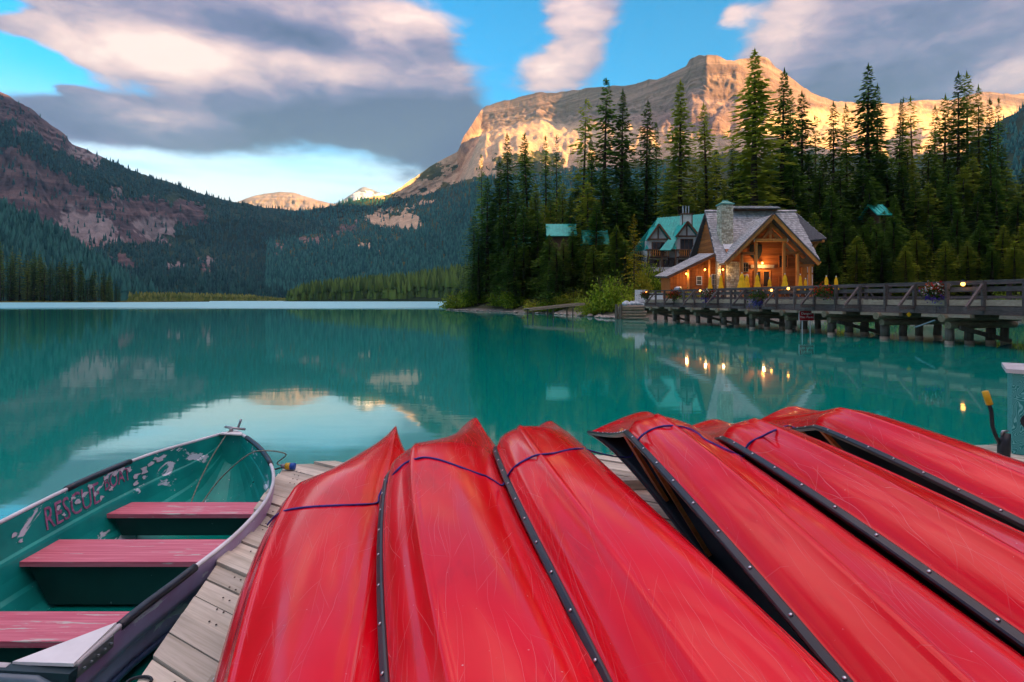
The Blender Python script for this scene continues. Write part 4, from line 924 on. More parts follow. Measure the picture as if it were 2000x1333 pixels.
# cabins that show only in the gaps between the trees
def cabin(x0, x1, py0, py1, Y, label):
    a, c = W(x0, py1, Y), W(x1, py0, Y); g = gz((a.x+c.x)/2, Y)
    o = empty('cabin', ((a.x+c.x)/2, Y, g), label, 'cabin', 'teal roofed cabins in the wood')
    d_ = 2.2; b = MB(); slab(b, [(a.x, Y-d_, a.z), (c.x, Y-d_, a.z), (c.x, Y, c.z), (a.x, Y, c.z)], .14); slab(b, [(c.x, Y+d_, a.z), (a.x, Y+d_, a.z), (a.x, Y, c.z), (c.x, Y, c.z)], .14); rf = b.build('roof', M['teal_metal'], o)
    n = max(2, int((c.x-a.x)/.5))
    for k in range(n+1):
        x = a.x+(c.x-a.x)*k/n; b = MB(); b.beam((x, Y-d_, a.z+.05), (x, Y-.02, c.z+.05), .05, .07); b.build('seam', M['teal_metal'], rf)
    b = MB(); b.prism([(a.x+.4, Y-d_+.6, g-.3), (a.x+.4, Y+d_-.6, g-.3), (a.x+.4, Y+d_-.6, a.z+.3), (a.x+.4, Y, c.z-.2), (a.x+.4, Y-d_+.6, a.z+.3)], (c.x-a.x-.8, 0, 0)); w = b.build('wall', M['darkwood'], o)
    for k in range(2): wd_ = (c.x-a.x-.8)/2; window(o, a.x+.4+k*wd_+.2, a.x+.4+(k+1)*wd_-.2, g+1.2, g+2.6, Y-d_+.55, 2, 1)
cabin(1066, 1124, 438, 464, 92.5, 'cabin whose teal roof shows between the spruces nearest the jetty')
cabin(1136, 1186, 450, 480, 90, 'cabin with bright teal roof just left of the yellow larch')
cabin(1000, 1036, 464, 484, 101, 'small cabin with teal roof near the point of the wood')
cabin(1694, 1722, 400, 424, 80, 'cabin with teal roof showing beside the wide double topped spruce')

# ------------------------------------------------------------------ closed umbrellas, tables
def make_umbrella(loc, h, label, fat=1.0):
    o = empty('patio_umbrella', loc, label, 'umbrella', 'closed yellow umbrellas on the lodge patio')
    b = MB(); b.tube([(0, 0, 0), (0, 0, h)], .03, 8); b.build('pole', M['white_paint'], o, local=True)
    n = 16; prof = [(.30, -1.55), (.26, -1.2), (.15, -.62), (.17, -.52), (.15, -.30), (.04, -.02)]; vs = []
    for r, z in prof:
        for k in range(n):
            t = 2*math.pi*k/n; rr = r*fat*(1+.22*(k % 2)*(1 if z < -.3 else .4)); vs.append((rr*math.cos(t), rr*math.sin(t), h+z+(.05*(k % 2) if z < -1.4 else 0)))
    b = MB(); b.add(vs, [(i*n+k, i*n+(k+1) % n, (i+1)*n+(k+1) % n, (i+1)*n+k) for i in range(len(prof)-1) for k in range(n)]); b.build('canopy', M['yellow'], o, local=True)
    b = MB(); b.lathe([(.05, -.03), (.06, .02), (.02, .09)], 8, (0, 0, h)); b.build('finial', M['white_paint'], o, local=True)
    b = MB(); b.lathe([(.28, 0), (.28, .06), (.06, .1), (.05, .3)], 10); b.build('base', M['black_metal'], o, local=True)
    return o
for (px, py, Y, fat, lab) in [(1387, 540, 57.5, .75, 'slim closed yellow umbrella nearest the lean-to'), (1408, 537, 57.0, .8, 'slim closed yellow umbrella before the stone pier'), (1449, 534, 55.8, 1.25, 'fat closed yellow umbrella before the stone wall, the fuller of a pair'), (1459, 537, 56.6, .95, 'closed yellow umbrella half hidden behind the fat one'),
    (1479, 536, 56.2, 1.0, 'closed yellow umbrella just left of the double door'), (1503, 544, 57.6, .85, 'low closed yellow umbrella before the double door'), (1533, 536, 56.0, 1.05, 'pale yellow closed umbrella before the tall right door post'), (1563, 537, 57.0, .7, 'thin orange yellow closed umbrella by the right gable corner'), (1573, 545, 58.0, .75, 'short closed yellow umbrella at the right gable corner'),
    (1614, 540, 55.8, .85, 'closed orange umbrella left of the two past the lodge corner'), (1633, 541, 55.8, .85, 'closed orange umbrella right of the two past the lodge corner')]:
    p = W(px, py, Y); make_umbrella((p.x, Y, 2.08), p.z-2.08, lab, fat)
tlab = ['small dark patio table below the fat umbrella', 'small dark patio table below the umbrella left of the door', 'small dark patio table before the double door', 'small dark patio table below the pale umbrella', 'small dark patio table by the right gable corner']
for i, x in enumerate((22.9, 24.4, 26.0, 27.6, 29.4)):
    o = empty('patio_table', (x, 55.9, 2.08), tlab[i], 'table', 'patio tables')
    b = MB(); b.lathe([(.45, .70), (.45, .74)], 12); b.build('tabletop', M['white_paint' if i % 2 else 'black_metal'], o, local=True)
    b = MB(); b.tube([(0, 0, .04), (0, 0, .7)], .04, 6); b.lathe([(.25, 0), (.25, .04)], 10); b.build('leg', M['black_metal'], o, local=True)
    for s in (-1, 1):
        c = empty('patio_chair', (x+s*.75, 55.9, 2.08), ('left' if s < 0 else 'right')+' chair at the '+tlab[i].replace('small dark patio ', ''), 'chair', 'patio chairs')
        b = MB(); b.box((0, 0, .45), (.45, .45, .05)); b.build('seat', M['darkwood'], c, local=True)
        b = MB(); b.box((s*.22, 0, .75), (.05, .45, .5)); b.build('backrest', M['darkwood'], c, local=True)
        for ax in (-.19, .19):
            for ay in (-.19, .19): b = MB(); b.box((ax, ay, .22), (.04, .04, .42)); b.build('leg', M['black_metal'], c, local=True)

# ------------------------------------------------------------------ the long timber bridge
BD = Vector((.2477, -.9688, 0)); BN = Vector((-.9688, -.2477, 0)); B0 = Vector((12.5, 53.0, 0))
def BP(s, o=0.0, z=0.0): return B0+BD*s+BN*o+Vector((0, 0, z))
def s_of_px(px): 
    r = (px-HX)/F; return (r*B0.y-B0.x)/(BD.x-r*BD.y)
BL, BWID = 43.0, 3.4
ang = math.atan2(BD.y, BD.x)
BR = empty('bridge', (12.5, 53, 0), 'long dark timber bridge on log piles with braced railings', 'bridge')
rails = [(0.0, 2.76, .20, .09, 'handrail'), (0.0, 2.45, .05, .16, 'rail')]
for off in (0.0, -BWID):
    for (o, z, w, h, nm) in rails+[(0.0, 2.1, .05, .14, 'rail')]:
        if off == 0.0 and z == 2.1: continue
        for k in range(0, int(BL), 6):
            b = MB(); b.beam(BP(k+.01, off+o, z), BP(min(BL, k+5.98), off+o, z), w, h); b.build(nm, M['railwood'], BR)
    for k in range(0, int(BL), 6):
        b = MB(); b.beam(BP(k+.01, off, 1.85), BP(min(BL, k+5.98), off, 1.85), .24, .26); b.build('curb_beam', M['tanwood'], BR)
for k in range(0, int(BL), 4):
    for off in (.08, -BWID/2, -BWID-.08): b = MB(); b.beam(BP(k+.01, off, 1.52), BP(min(BL, k+3.99), off, 1.52), .22, .34); b.build('stringer', M['railwood'], BR)
n = int(BL/.2)
pm = None
for k in range(n):
    b = MB(); c = BP(k*.2+.1, -BWID/2, 1.74)
    if pm is None:
        mb = MB(); mb.box((0, 0, 0), (.185, BWID+.1, .06)); pm = mb.mesh('plank', M['railwood'])
    o = link('plank', pm, BR, c-B0); o.rotation_euler = (0, 0, ang)
ps = s_of_px(1683); sp_ = 1.553; k0 = -int(ps/sp_)
i = 0
for k in range(k0, 40):
    s = ps+k*sp_
    if s > BL-.2: break
    if s < .05: continue
    for off in (0.14, -BWID-.14):
        b = MB(); b.beam(BP(s, off, 1.40), BP(s, off, 2.72), .15, .13, (0, 1, 0)); b.build('post', M['railwood'], BR)
        if k % 2 == 0:
            sg = 1 if off > 0 else -1; b = MB(); b.beam(BP(s, off+sg*.95, 1.66), BP(s, off+sg*.06, 2.62), .10, .10); b.build('brace', M['railwood'], BR)
            b = MB(); b.beam(BP(s, off-sg*.3, 1.60), BP(s, off+sg*1.02, 1.60), .14, .14); b.build('outrigger', M['railwood'], BR)
brg = random.Random(4)
sb = s_of_px(1728); k0 = -int(sb/3.35)
for k in range(k0, 9):
    s = sb+k*3.35
    if s < -.2 or s > BL-.3: continue
    b = MB(); b.tube([BP(s, .55, 1.17), BP(s, -BWID-.5, 1.17)], .18, 10); b.build('cap_log', M['capwood'], BR)
    b = MB(); b.tube([BP(s+.05, .25, .85), BP(s+.05, -BWID-.3, .85)], .16, 10); b.build('cap_log', M['capwood'], BR)
    b = MB(); b.beam(BP(s-1.1, .25, 1.27), BP(s+1.1, .25, 1.27), .25, .14); b.build('corbel', M['tanwood'], BR)
    for j, off in enumerate((-.02, -1.1, -2.2, -3.3)):
        sx = s+brg.uniform(-.1, .1); r = brg.uniform(.17, .22)
        b = MB(); b.tube([BP(sx, off, .70), BP(sx+brg.uniform(-.05, .05), off, .14)], r*.96, 12); pl = b.build('pile', M['pilewood'], BR, smooth=True)
        b = MB(); b.tube([BP(sx, off, .14), BP(sx, off, -2.0)], r, 12); b.build('pile_waterline', M['tanwood'], pl, smooth=True)
    if k % 2: b = MB(); b.beam(BP(s+.3, -.1, .75), BP(s+.3, -BWID+.3, .1), .1, .18); b.build('cross_brace', M['pilewood'], BR)
# lamps on the rail
for (px, lab) in ((1267, 'lit lamp at the shore end of the bridge railing'), (1373, 'lit lamp on the bridge railing before the lodge wing'), (1513, 'lit lamp on the bridge railing under the double door'), (1546, 'lit lamp on the bridge railing under the right gable eave'), (1889, 'bright lit lamp on the bridge railing nearest the landing stage')):
    s = s_of_px(px); p = BP(s, .24, 2.58 if px in (1513,) else 2.66)
    o = empty('lamp', p, lab, 'lamp', 'lit lamps along the bridge')
    bulb(o, p, .085, 'bulb'); b = MB(); b.lathe([(.11, .07), (.05, .14), (.03, .2)], 8, p); b.build('shade', M['black_metal'], o)
    b = MB(); b.tube([p+Vector((0, 0, .1)), p-BN*.2+Vector((0, 0, .1))], .015, 5); b.build('bracket', M['black_metal'], o)
M['fol'] = leafmat('basket_leaves', (.03, .07, .012), (.08, .15, .02), None)
def petals(col, nm): 
    return leafmat(nm, tuple(c*.6 for c in col), col, None, .6, 0)
PET = {'red': petals((.55, .02, .02), 'red_petals'), 'white': petals((.75, .72, .65), 'white_petals'), 'purple': petals((.13, .07, .35), 'purple_petals'), 'orange': petals((.62, .12, .02), 'orange_petals'), 'violet': petals((.16, .15, .48), 'violet_petals')}
def basket(px, cols, sc, lab, dz=2.2, seed=1):
    s = s_of_px(px); p = BP(s, .34, dz); o = empty('flower_basket', p, lab, 'flower basket', 'flower baskets on the bridge railing')
    rg = np.random.default_rng(seed)
    b = MB(); b.lathe([(.12*sc, -.22*sc), (.24*sc, -.10*sc), (.28*sc, .08*sc)], 10); b.build('basket', M['darkwood'], o, local=True)
    def cl(n, rx, rz, zc, leaf, mat_, nm):
        q_ = rg.normal(0, .5, (n, 3))*np.array([rx, rx*.6, rz])+np.array([0, 0, zc]); e = rg.normal(0, 1, (n, 3)); e /= np.linalg.norm(e, axis=1)[:, None]; g = np.cross(e, rg.normal(0, 1, (n, 3))); g /= np.linalg.norm(g, axis=1)[:, None]; l = leaf*rg.uniform(.7, 1.3, (n, 1))
        V = np.stack([q_, q_+e*l*.5+g*l*.4, q_+e*l, q_+e*l*.5-g*l*.4], 1); oo = link(nm, np_mesh(nm, V.reshape(-1, 3), np.arange(n*4).reshape(n, 4), mat_), o); oo['kind'] = 'stuff'; return oo
    cl(420, .55*sc, .34*sc, .12*sc, .12, M['fol'], 'foliage')
    for j, c in enumerate(cols): 
        zc = -.22*sc if c in ('purple', 'violet') and len(cols) > 1 or c == 'violet' else .22*sc
        cl(170, .55*sc, .28*sc, zc, .10, PET[c], 'blossoms')
    for sg in (-1, 1): b = MB(); b.tube([(sg*.24*sc, 0, .05), (0, 0, .52)], .008, 4); b.build('hanger', M['black_metal'], o, local=True)
basket(1267, ['red'], .9, 'red flower basket at the shore end of the railing', 2.3, 1); basket(1324, ['red', 'orange'], .9, 'dark red flower basket second from the shore', 2.2, 2); basket(1391, ['red', 'white', 'purple'], .95, 'red and white flower basket before the lodge wing', 2.25, 3)
basket(1489, ['violet', 'violet'], 1.05, 'trailing violet flower basket below the double door', 2.05, 4); basket(1621, ['orange', 'red'], .95, 'orange flower basket past the lodge corner', 2.3, 5); basket(1838, ['red', 'white', 'orange', 'purple'], .85, 'largest flower basket, red, white and purple, nearest the landing stage', 2.28, 6)
# red warning board on two white posts
SY = 34.0; sc_ = W(1575, 617, SY); o = empty('warning_sign', (sc_.x, SY, 0), 'red warning board with white lettering on two posts in the water', 'sign')
b = MB(); b.box((sc_.x, SY, sc_.z), (.88, .03, .58)); b.build('board', M['sign_red'], o)
b = MB()
for s in (-1, 1): b.box((sc_.x+s*.445, SY-.005, sc_.z), (.014, .05, .6))
for s in (-1, 1): b.box((sc_.x, SY-.007, sc_.z+s*.295), (.876, .05, .014))
b.build('border', M['sign_white'], o)
for x in (-.22, .26): b = MB(); b.tube([(sc_.x+x, SY+.06, sc_.z+.2), (sc_.x+x, SY+.06, -1.2)], .028, 8); b.build('post', M['sign_white'], o)
def text_mesh(body, size, mat_, name):
    cu = bpy.data.curves.new(name, 'FONT'); cu.body = body; cu.size = size; cu.align_x = 'CENTER'; cu.align_y = 'CENTER'; cu.resolution_u = 3; cu.extrude = .004
    ob = bpy.data.objects.new(name, cu); COL.objects.link(ob); bpy.context.view_layer.update()
    me = bpy.data.meshes.new_from_object(ob.evaluated_get(bpy.context.evaluated_depsgraph_get())); COL.objects.unlink(ob); bpy.data.objects.remove(ob); me.name = name; me.materials.clear(); me.materials.append(mat_); return me
for (tx, dx, dz, sz) in (('Danger!', 0, .13, .2), ('Thin', -.24, -.09, .17), ('Planks', .2, -.09, .17)):
    l_ = link('lettering', text_mesh(tx, sz, M['sign_white'], 'lettering'), o, (dx, -.025, sc_.z+dz)); l_.rotation_euler = (R(90), 0, 0)
p = W(1785, 616, 27.0); b = MB(); b.box((0, 0, 0), (.16, .03, .16), M=Matrix.Rotation(R(45), 4, 'Y')); ym = b.build('marker', M['yellow']); ym.location = BP(s_of_px(1785), .30, 1.28); tag(ym, 'small yellow diamond marker fixed under the bridge edge', 'marker')
p0, p1 = W(1787, 640, 26.5), W(1826, 626, 25.5); b = MB(); b.tube([p0, p1], .035, 8); tag(b.build('pole', M['grey_metal'], center=True), 'pale grey pole slanting under the bridge', 'pole')

# ------------------------------------------------------------------ little jetty, log crib, rocks, heap
J = empty('jetty', (5, 61.5, 0), 'small sloping wooden jetty on posts below the wooded bank', 'jetty')
ja, jb = Vector((1.9, 60, 1.0)), Vector((8.1, 63.2, 1.58)); jd = (jb-ja); jn = Vector((-jd.y, jd.x, 0)).normalized()
for k in range(26):
    u = (k+.5)/26; c = ja.lerp(jb, u); b = MB(); b.beam(c, c+jn*1.4, jd.length/26*.93, .05); b.build('plank', M['tanwood'], J)
for o_ in (.06, 1.34): b = MB(); b.beam(ja+jn*o_+Vector((0, 0, -.13)), jb+jn*o_+Vector((0, 0, -.13)), .12, .2); b.build('stringer', M['tanwood'], J)
for u in (.06, .42, .78):
    for o_ in (.1, 1.3): c = ja.lerp(jb, u)+jn*o_; b = MB(); b.tube([(c.x, c.y, c.z-.1), (c.x, c.y, -1.5)], .075, 8); b.build('post', M['pilewood'], J)
C_ = empty('log_crib', (11.6, 57, 0), 'log crib retaining the bank at the shore end of the bridge', 'retaining wall')
for k, (z, x1) in enumerate(((.14, 13.4), (.42, 13.1), (.70, 13.2), (.98, 12.9), (1.24, 13.3))):
    b = MB(); b.tube([(10.45+.05*k, 56.6-.02*k, z), (x1, 55.6+.05*k, z+.03)], [.15, .135], 10); b.build('log', M['capwood' if k % 2 else 'tanwood'], C_)
for (x, y) in ((10.35, 56.45), (10.75, 56.3)): b = MB(); b.tube([(x, y, -.8), (x+.02, y, 1.5)], [.17, .14], 10); b.build('post', M['pilewood'], C_)
for k in range(5): b = MB(); b.tube([(10.9+k*.5, 57.8, .3+.1*k), (10.9+k*.5, 56.0, .28+.1*k)], .11, 8); b.build('tie_log', M['capwood'], C_)
b = MB(); b.box((11.9, 57.4, .6), (2.6, 1.6, 1.3)); b.build('fill', M['rock'], C_)
rrg = np.random.default_rng(12); RK = []
for k in range(5):
    n1, n2 = 8, 6; vs = []; 
    for i in range(n2):
        for j in range(n1):
            th = math.pi*(i+.5)/n2; ph = 6.283*j/n1; r = rrg.uniform(.75, 1.1); vs.append((r*math.sin(th)*math.cos(ph), r*.8*math.sin(th)*math.sin(ph), r*.55*math.cos(th)))
    b = MB(); b.add(vs, [(i*n1+j, i*n1+(j+1) % n1, (i+1)*n1+(j+1) % n1, (i+1)*n1+j) for i in range(n2-1) for j in range(n1)]+[tuple(range(n1))[::-1], tuple((n2-1)*n1+j for j in range(n1))]); RK.append(b.mesh('rock', M['rock'], True))
def rock(x, y, z, s, lab, group='rocks along the waterline'):
    o = link('rock', RK[rrg.integers(0, 5)], None, (x, y, z)); o.scale = (s*rrg.uniform(.8, 1.4), s, s*rrg.uniform(.7, 1.1)); o.rotation_euler = (0, 0, rrg.uniform(0, 6)); tag(o, lab, 'rock', group)
sh_ = np.array(SHORE[:9], float)
for k in range(110):
    u = rrg.uniform(0, 7.6); i = int(u); f_ = u-i; p = sh_[i]*(1-f_)+sh_[i+1]*f_
    rock(p[0]+rrg.normal(0, .35)-.2, p[1]+rrg.normal(0, .35)-.3, .06, rrg.uniform(.14, .42), 'pale rock at the waterline '+('below the tip of the wooded point' if u < 2.5 else 'behind the little jetty' if u < 4.6 else 'below the willow bushes beside the log crib'))
for k, (x, y, s) in enumerate(((9.0, 65.2, .5), (9.6, 62.5, .42), (10.0, 59.5, .45))): rock(x, y, .1, s, ('largest pale rock where the jetty meets the bank', 'pale flat rock below the willow bush', 'pale rock beside the log crib')[k])
hb = MB(); rg2 = random.Random(5)
for k in range(16):
    x, y = 11.9+rg2.gauss(0, .55), 57.2+rg2.gauss(0, .4); hb.lathe([(.12, 0), (.30, .10), (.26, .28), (.08, .36)], 7, (x, y, 1.3+rg2.uniform(0, .35)*(1-abs(x-11.9))))
tag(hb.build('sack_heap', simple('pale_sacks', (.45, .52, .52), .8, .2, 4), center=True, smooth=True), 'heap of pale grey sacks on the log crib beside the bridge end', 'sacks')
b = MB(); b.box((13.1, 57.6, 2.25), (1.3, .08, 1.4)); b.box((14.6, 57.9, 2.15), (1.5, .08, 1.0)); tag(b.build('notice_board', M['white_paint'], center=True), 'white boards standing behind the shore end of the railing', 'board')
o = empty('grill', (17.4, 59.6, 2.05), 'black barbecue with steel lid beside the lean-to', 'barbecue')
b = MB(); b.box((0, 0, .55), (1.3, .6, .7)); b.build('cabinet', M['black_metal'], o, local=True); b = MB(); b.lathe([(.45, .9), (.4, 1.15), (.2, 1.28)], 12); b.build('lid', M['grey_metal'], o, local=True)
for ax in (-.55, .55): b = MB(); b.box((ax, 0, .1), (.06, .5, .2)); b.build('leg', M['black_metal'], o, local=True)
# ------------------------------------------------------------------ landing stage
DZ = CAMZ-1.65
D = empty('dock', (0, 3, 0), 'weathered grey plank landing stage under the boats', 'dock')
DPOLY = [(-2.28, 5.73), (9.5, 6.86), (9.5, -3.5), (-.43, -3.5)]
def clip(poly, a, b_, c, keep):
    out = []; n = len(poly)
    for i in range(n):
        p, q_ = poly[i], poly[(i+1) % n]; sp_ = (a*p[0]+b_*p[1]-c)*keep; sq = (a*q_[0]+b_*q_[1]-c)*keep
        if sp_ >= 0: out.append(p)
        if sp_*sq < 0: t = sp_/(sp_-sq); out.append((p[0]+(q_[0]-p[0])*t, p[1]+(q_[1]-p[1])*t))
    return out
th = R(32); na, nb_ = math.sin(th), math.cos(th); drg = random.Random(6)
pw = .1375; k = 0; c0 = min(na*x+nb_*y for x, y in DPOLY); c1 = max(na*x+nb_*y for x, y in DPOLY)
c = c0
phase = 1.719*1.1-int((1.719*1.1-c0)/pw)*pw  # keeps a joint where the photograph has one
c = phase-pw
Rz = Matrix.Rotation(th, 3, 'Z')
while c < c1:
    poly = clip(clip(DPOLY, na, nb_, c+.005, 1), na, nb_, c+pw-.005, -1)
    if len(poly) >= 3:
        # planks end unevenly on the water side
        ex = drg.uniform(-.006, .006); z1 = DZ+drg.uniform(-.004, .004)
        cx_ = sum(p[0] for p in poly)/len(poly); cy_ = sum(p[1] for p in poly)/len(poly)
        pts = [Rz @ Vector((x-cx_-(ex if x < cx_-1 else 0), y-cy_, 0)) for x, y in poly]
        b = MB(); b.prism([(p.x, p.y, -.04) for p in pts], (0, 0, .04))
        o = b.build('plank', M['dockwood'], D, local=True); o.location = (cx_, cy_-3, z1); o.rotation_euler = (0, drg.uniform(-.002, .002), -th)
    c += pw
for (p0, p1) in (((-2.13, 5.70), (-.35, -3.4)), ((1.2, 6.0), (2.2, -3.4)), ((5.0, 6.3), (5.5, -3.4)), ((9.3, 6.75), (9.3, -3.4))):
    b = MB(); b.beam((*p0, DZ-.12), (*p1, DZ-.12), .09, .14); b.build('joist', M['dockwood'], D)
b = MB(); b.beam((-2.2, 5.66, DZ-.12), (9.4, 6.77, DZ-.12), .06, .14); b.build('end_beam', M['dockwood'], D)
for (x, y) in ((-1.2, 4.8), (-.6, 2.0), (0, -1.5), (3, 5.4), (3.5, 1), (7.5, 5.6), (7.5, 0)): b = MB(); b.box((x, y, -.08), (1.1, 1.1, .55)); b.build('float', M['black_metal'], D)
nh = MB()
for k in range(46):
    u = k/45; cx_, cy_ = -2.06+(1.05)*u+drg.uniform(-.004, .004), 5.45-5.2*u
    for dx in (0, .05): nh.lathe([(.006, .0), (.005, .003)], 6, (cx_+dx, cy_-dx*.6, DZ+.003))
o = nh.build('nail_heads', simple('rusty_nail', (.06, .04, .03), .7, .2), D); o['kind'] = 'stuff'
for i, yy in enumerate((2.35, 4.75)):
    b = MB(); b.beam((-1.25, yy, DZ+.045), (3.6, yy+.45, DZ+.045), .09, .08); tag(b.build('rack_beam', M['dockwood'], center=True), ('near', 'far')[i]+' timber under the canoes on the landing stage', 'timber', 'timbers the canoes lie on')

# ------------------------------------------------------------------ red canoes lying on their sides against one another
def canoe_red():
    m, t, b = mat('red_canoe_plastic'); tc = t.new('ShaderNodeTexCoord'); oi = t.new('ShaderNodeObjectInfo')
    v = t.vmath('ADD', tc.outputs['Object'], t.vmath('MULTIPLY', oi.outputs['Location'], (5.1, 3.3, 9.7)))
    n = t.noise(v, 1.3, 4); c = t.mix(t.ss(n, .3, .7), (.66, .001, .006), (.80, .004, .016))
    so = t.new('ShaderNodeSeparateXYZ'); t.link(tc.outputs['Object'], so.inputs[0]); keel = t.ss(t.math('ABSOLUTE', so.outputs[0]), .16, .0); far = t.ss(so.outputs[0], -.02, .10)
    # rubbed, paler zones
    rub = t.ss(t.noise(t.mapping(v, (3.0, .7, 3.0)), 1.0, 6, .65), .48, .82)
    c = t.mix(t.math('MULTIPLY', rub, .07), c, (.70, .12, .13))
    # straight scratches of limited length, each in its own cell of a rotated grid laid round the girth
    gx = t.math('ADD', so.outputs[0], t.math('MULTIPLY', t.math('SIGN', so.outputs[0]), t.math('SUBTRACT', .2, so.outputs[2])))
    wv = t.math('MULTIPLY', t.math('SUBTRACT', t.noise(v, 2.2, 2), .5), .10)
    gx = t.math('ADD', gx, wv); gy = so.outputs[1]; tot = None
    for li, (a, N, Mv, thr, w, amt) in enumerate(((.05, 34, 1.9, .68, .045, .75), (-.12, 26, 3.0, .72, .04, .7), (.32, 22, 4.0, .74, .035, .6), (-.55, 18, 4.5, .76, .03, .55), (1.15, 15, 5.0, .84, .03, .5), (.0, 70, 1.6, .64, .07, .5))):
        ca, sa = math.cos(a), math.sin(a)
        uu = t.math('ADD', t.math('MULTIPLY', gx, ca*N), t.math('MULTIPLY', gy, sa*N)); vv = t.math('SUBTRACT', t.math('MULTIPLY', gy, ca*Mv), t.math('MULTIPLY', gx, sa*Mv))
        uu = t.math('ADD', uu, t.math('MULTIPLY', oi.outputs['Random'], 37.0+li)); ci = t.math('FLOOR', uu)
        w1 = t.new('ShaderNodeTexWhiteNoise', noise_dimensions='1D'); t.link(t.math('ADD', ci, li*91.3), w1.inputs['W'])
        vv = t.math('ADD', vv, t.math('MULTIPLY', w1.outputs['Value'], 7.0)); cv = t.math('FLOOR', vv)
        w2 = t.new('ShaderNodeTexWhiteNoise', noise_dimensions='2D'); cb_ = t.new('ShaderNodeCombineXYZ'); t.link(ci, cb_.inputs[0]); t.link(t.math('ADD', cv, li*17.0), cb_.inputs[1]); t.link(cb_.outputs[0], w2.inputs['Vector'])
        sc3 = t.new('ShaderNodeSeparateColor'); t.link(w2.outputs['Color'], sc3.inputs[0])
        pos_ = t.math('ADD', .2, t.math('MULTIPLY', sc3.outputs[0], .6)); tilt = t.math('MULTIPLY', t.math('SUBTRACT', sc3.outputs[2], .5), .6)
        fv_ = t.math('FRACT', vv); du = t.math('ABSOLUTE', t.math('SUBTRACT', t.math('FRACT', uu), t.math('ADD', pos_, t.math('MULTIPLY', t.math('SUBTRACT', fv_, .5), tilt))))
        ln = t.ss(du, w, 0.0); env_ = t.ss(t.math('ABSOLUTE', t.math('SUBTRACT', fv_, .5)), .48, .25)
        l = t.math('MULTIPLY', t.math('MULTIPLY', ln, env_), t.math('MULTIPLY', t.ss(sc3.outputs[1], thr, thr+.25), amt)); tot = l if tot is None else t.math('MAXIMUM', tot, l)
    c = t.mix(t.math('MULTIPLY', tot, .48), c, (.80, .36, .36))
    st2 = t.ss(t.noise(t.mapping(v, (34, 1.0, 34)), 1.0, 5, .7), .54, .74); wear = t.math('MULTIPLY', t.math('MAXIMUM', t.math('MULTIPLY', keel, .9), t.math('MULTIPLY', far, .55)), st2)
    c = t.mix(t.math('MULTIPLY', wear, .42), c, (.74, .30, .27))
    grime = t.math('MULTIPLY', t.ss(t.noise(t.mapping(v, (5, 1.4, 5)), 1.0, 6, .65), .52, .78), .45); c = t.mix(grime, c, (.30, .004, .012))
    sp_ = t.ss(t.noise(v, 60, 2), .74, .80); c = t.mix(t.math('MULTIPLY', sp_, .5), c, (.8, .5, .5))
    t.link(c, b.inputs['Base Color'])
    t.link(t.math('ADD', t.math('MULTIPLY', t.math('ADD', rub, wear), .14), t.math('ADD', .17, t.math('MULTIPLY', tot, .3))), b.inputs['Roughness'])
    b.inputs['Specular IOR Level'].default_value = .13; b.inputs['Coat Weight'].default_value = .30; b.inputs['Coat Roughness'].default_value = .07
    bp = t.new('ShaderNodeBump'); bp.inputs['Strength'].default_value = .25; bp.inputs['Distance'].default_value = .003
    t.link(t.math('SUBTRACT', t.noise(v, 3, 3), tot), bp.inputs['Height']); t.link(bp.outputs[0], b.inputs['Normal'])
    return m
M['canoe'] = canoe_red()
M['canoe_in'] = simple('canoe_inside', (.028, .030, .036), .55, .2, 3, .3)
M['gunwale'] = simple('black_vinyl', (.016, .020, .026), .32, .25, 12, .5)
M['steel'] = simple('steel_rivet', (.6, .62, .65), .3, .1, 5, .5, 0, .9)
CL, CB, CD0, CD1, CCX, CCZ, CEP, CEQ, CDR = 2.122, .514, .413, .511, .946, .494, 1.018, 1.411, .775
CNEAR = 3.488*1.35/CL   # the ends turned to the camera run on past the picture
def cy(t): return t*CL*(CNEAR if t < 0 else 1.0)
def ct(y): return y/(CL*(CNEAR if y < 0 else 1.0))
def near_a(s): return s**1.9 if s < .7 else .508+.492*min(1, (s-.7)/.65)
def canoe_station(t):
    a = abs(t) if t > 0 else near_a(-t*1.35); b = CB*max(0, 1-a**CEP)**CEQ; zk = -CD1*min(1, max(0, (a-CDR)/(1-CDR)))**2.2-.05*a**3; zg = -(CD0+(CD1-CD0)*a**3)-.05*a**3
    return b, zk, zg
def canoe_section(t, inset=0.0):
    b, zk, zg = canoe_station(t); dp = zk-zg; b = max(b-inset, .004); zk2 = zk-inset*.8; h = []
    cx_, cz_ = CCX*b, CCZ*dp
    # keel line, shallow arched bottom, moulded chine bead, side with a little tumblehome
    for u in (0, .035, .12, .25, .4, .55, .68, .78, .86, .92, .955): 
        bow = .030*math.sin(math.pi*u)*min(1, b/.3)
        h.append((cx_*u, zk2-cz_*(.30*u+.70*u**2.6)+bow+(0.010 if u == 0 else 0)*(1-abs(t))))
    bead = .005*min(1, b/.2) if inset == 0 else 0
    h.append((cx_*.978, zk2-cz_*.93+bead*.2)); h.append((cx_*1.0+bead*.8, zk2-cz_*.985+bead*1.3)); h.append((cx_*1.006+bead, zk2-cz_*1.05)); h.append((cx_*1.008, zk2-cz_*1.10))
    for u in (.2, .4, .6, .8, 1.0):
        x = cx_*1.008+(b*1.02-cx_*1.008)*math.sin(min(1, u*1.6)*math.pi/2); x = x+(b*.95-x)*max(0, (u-.6)/.4); h.append((x, (zk2-cz_*1.10)+(zg-(zk2-cz_*1.10))*u))
    return h
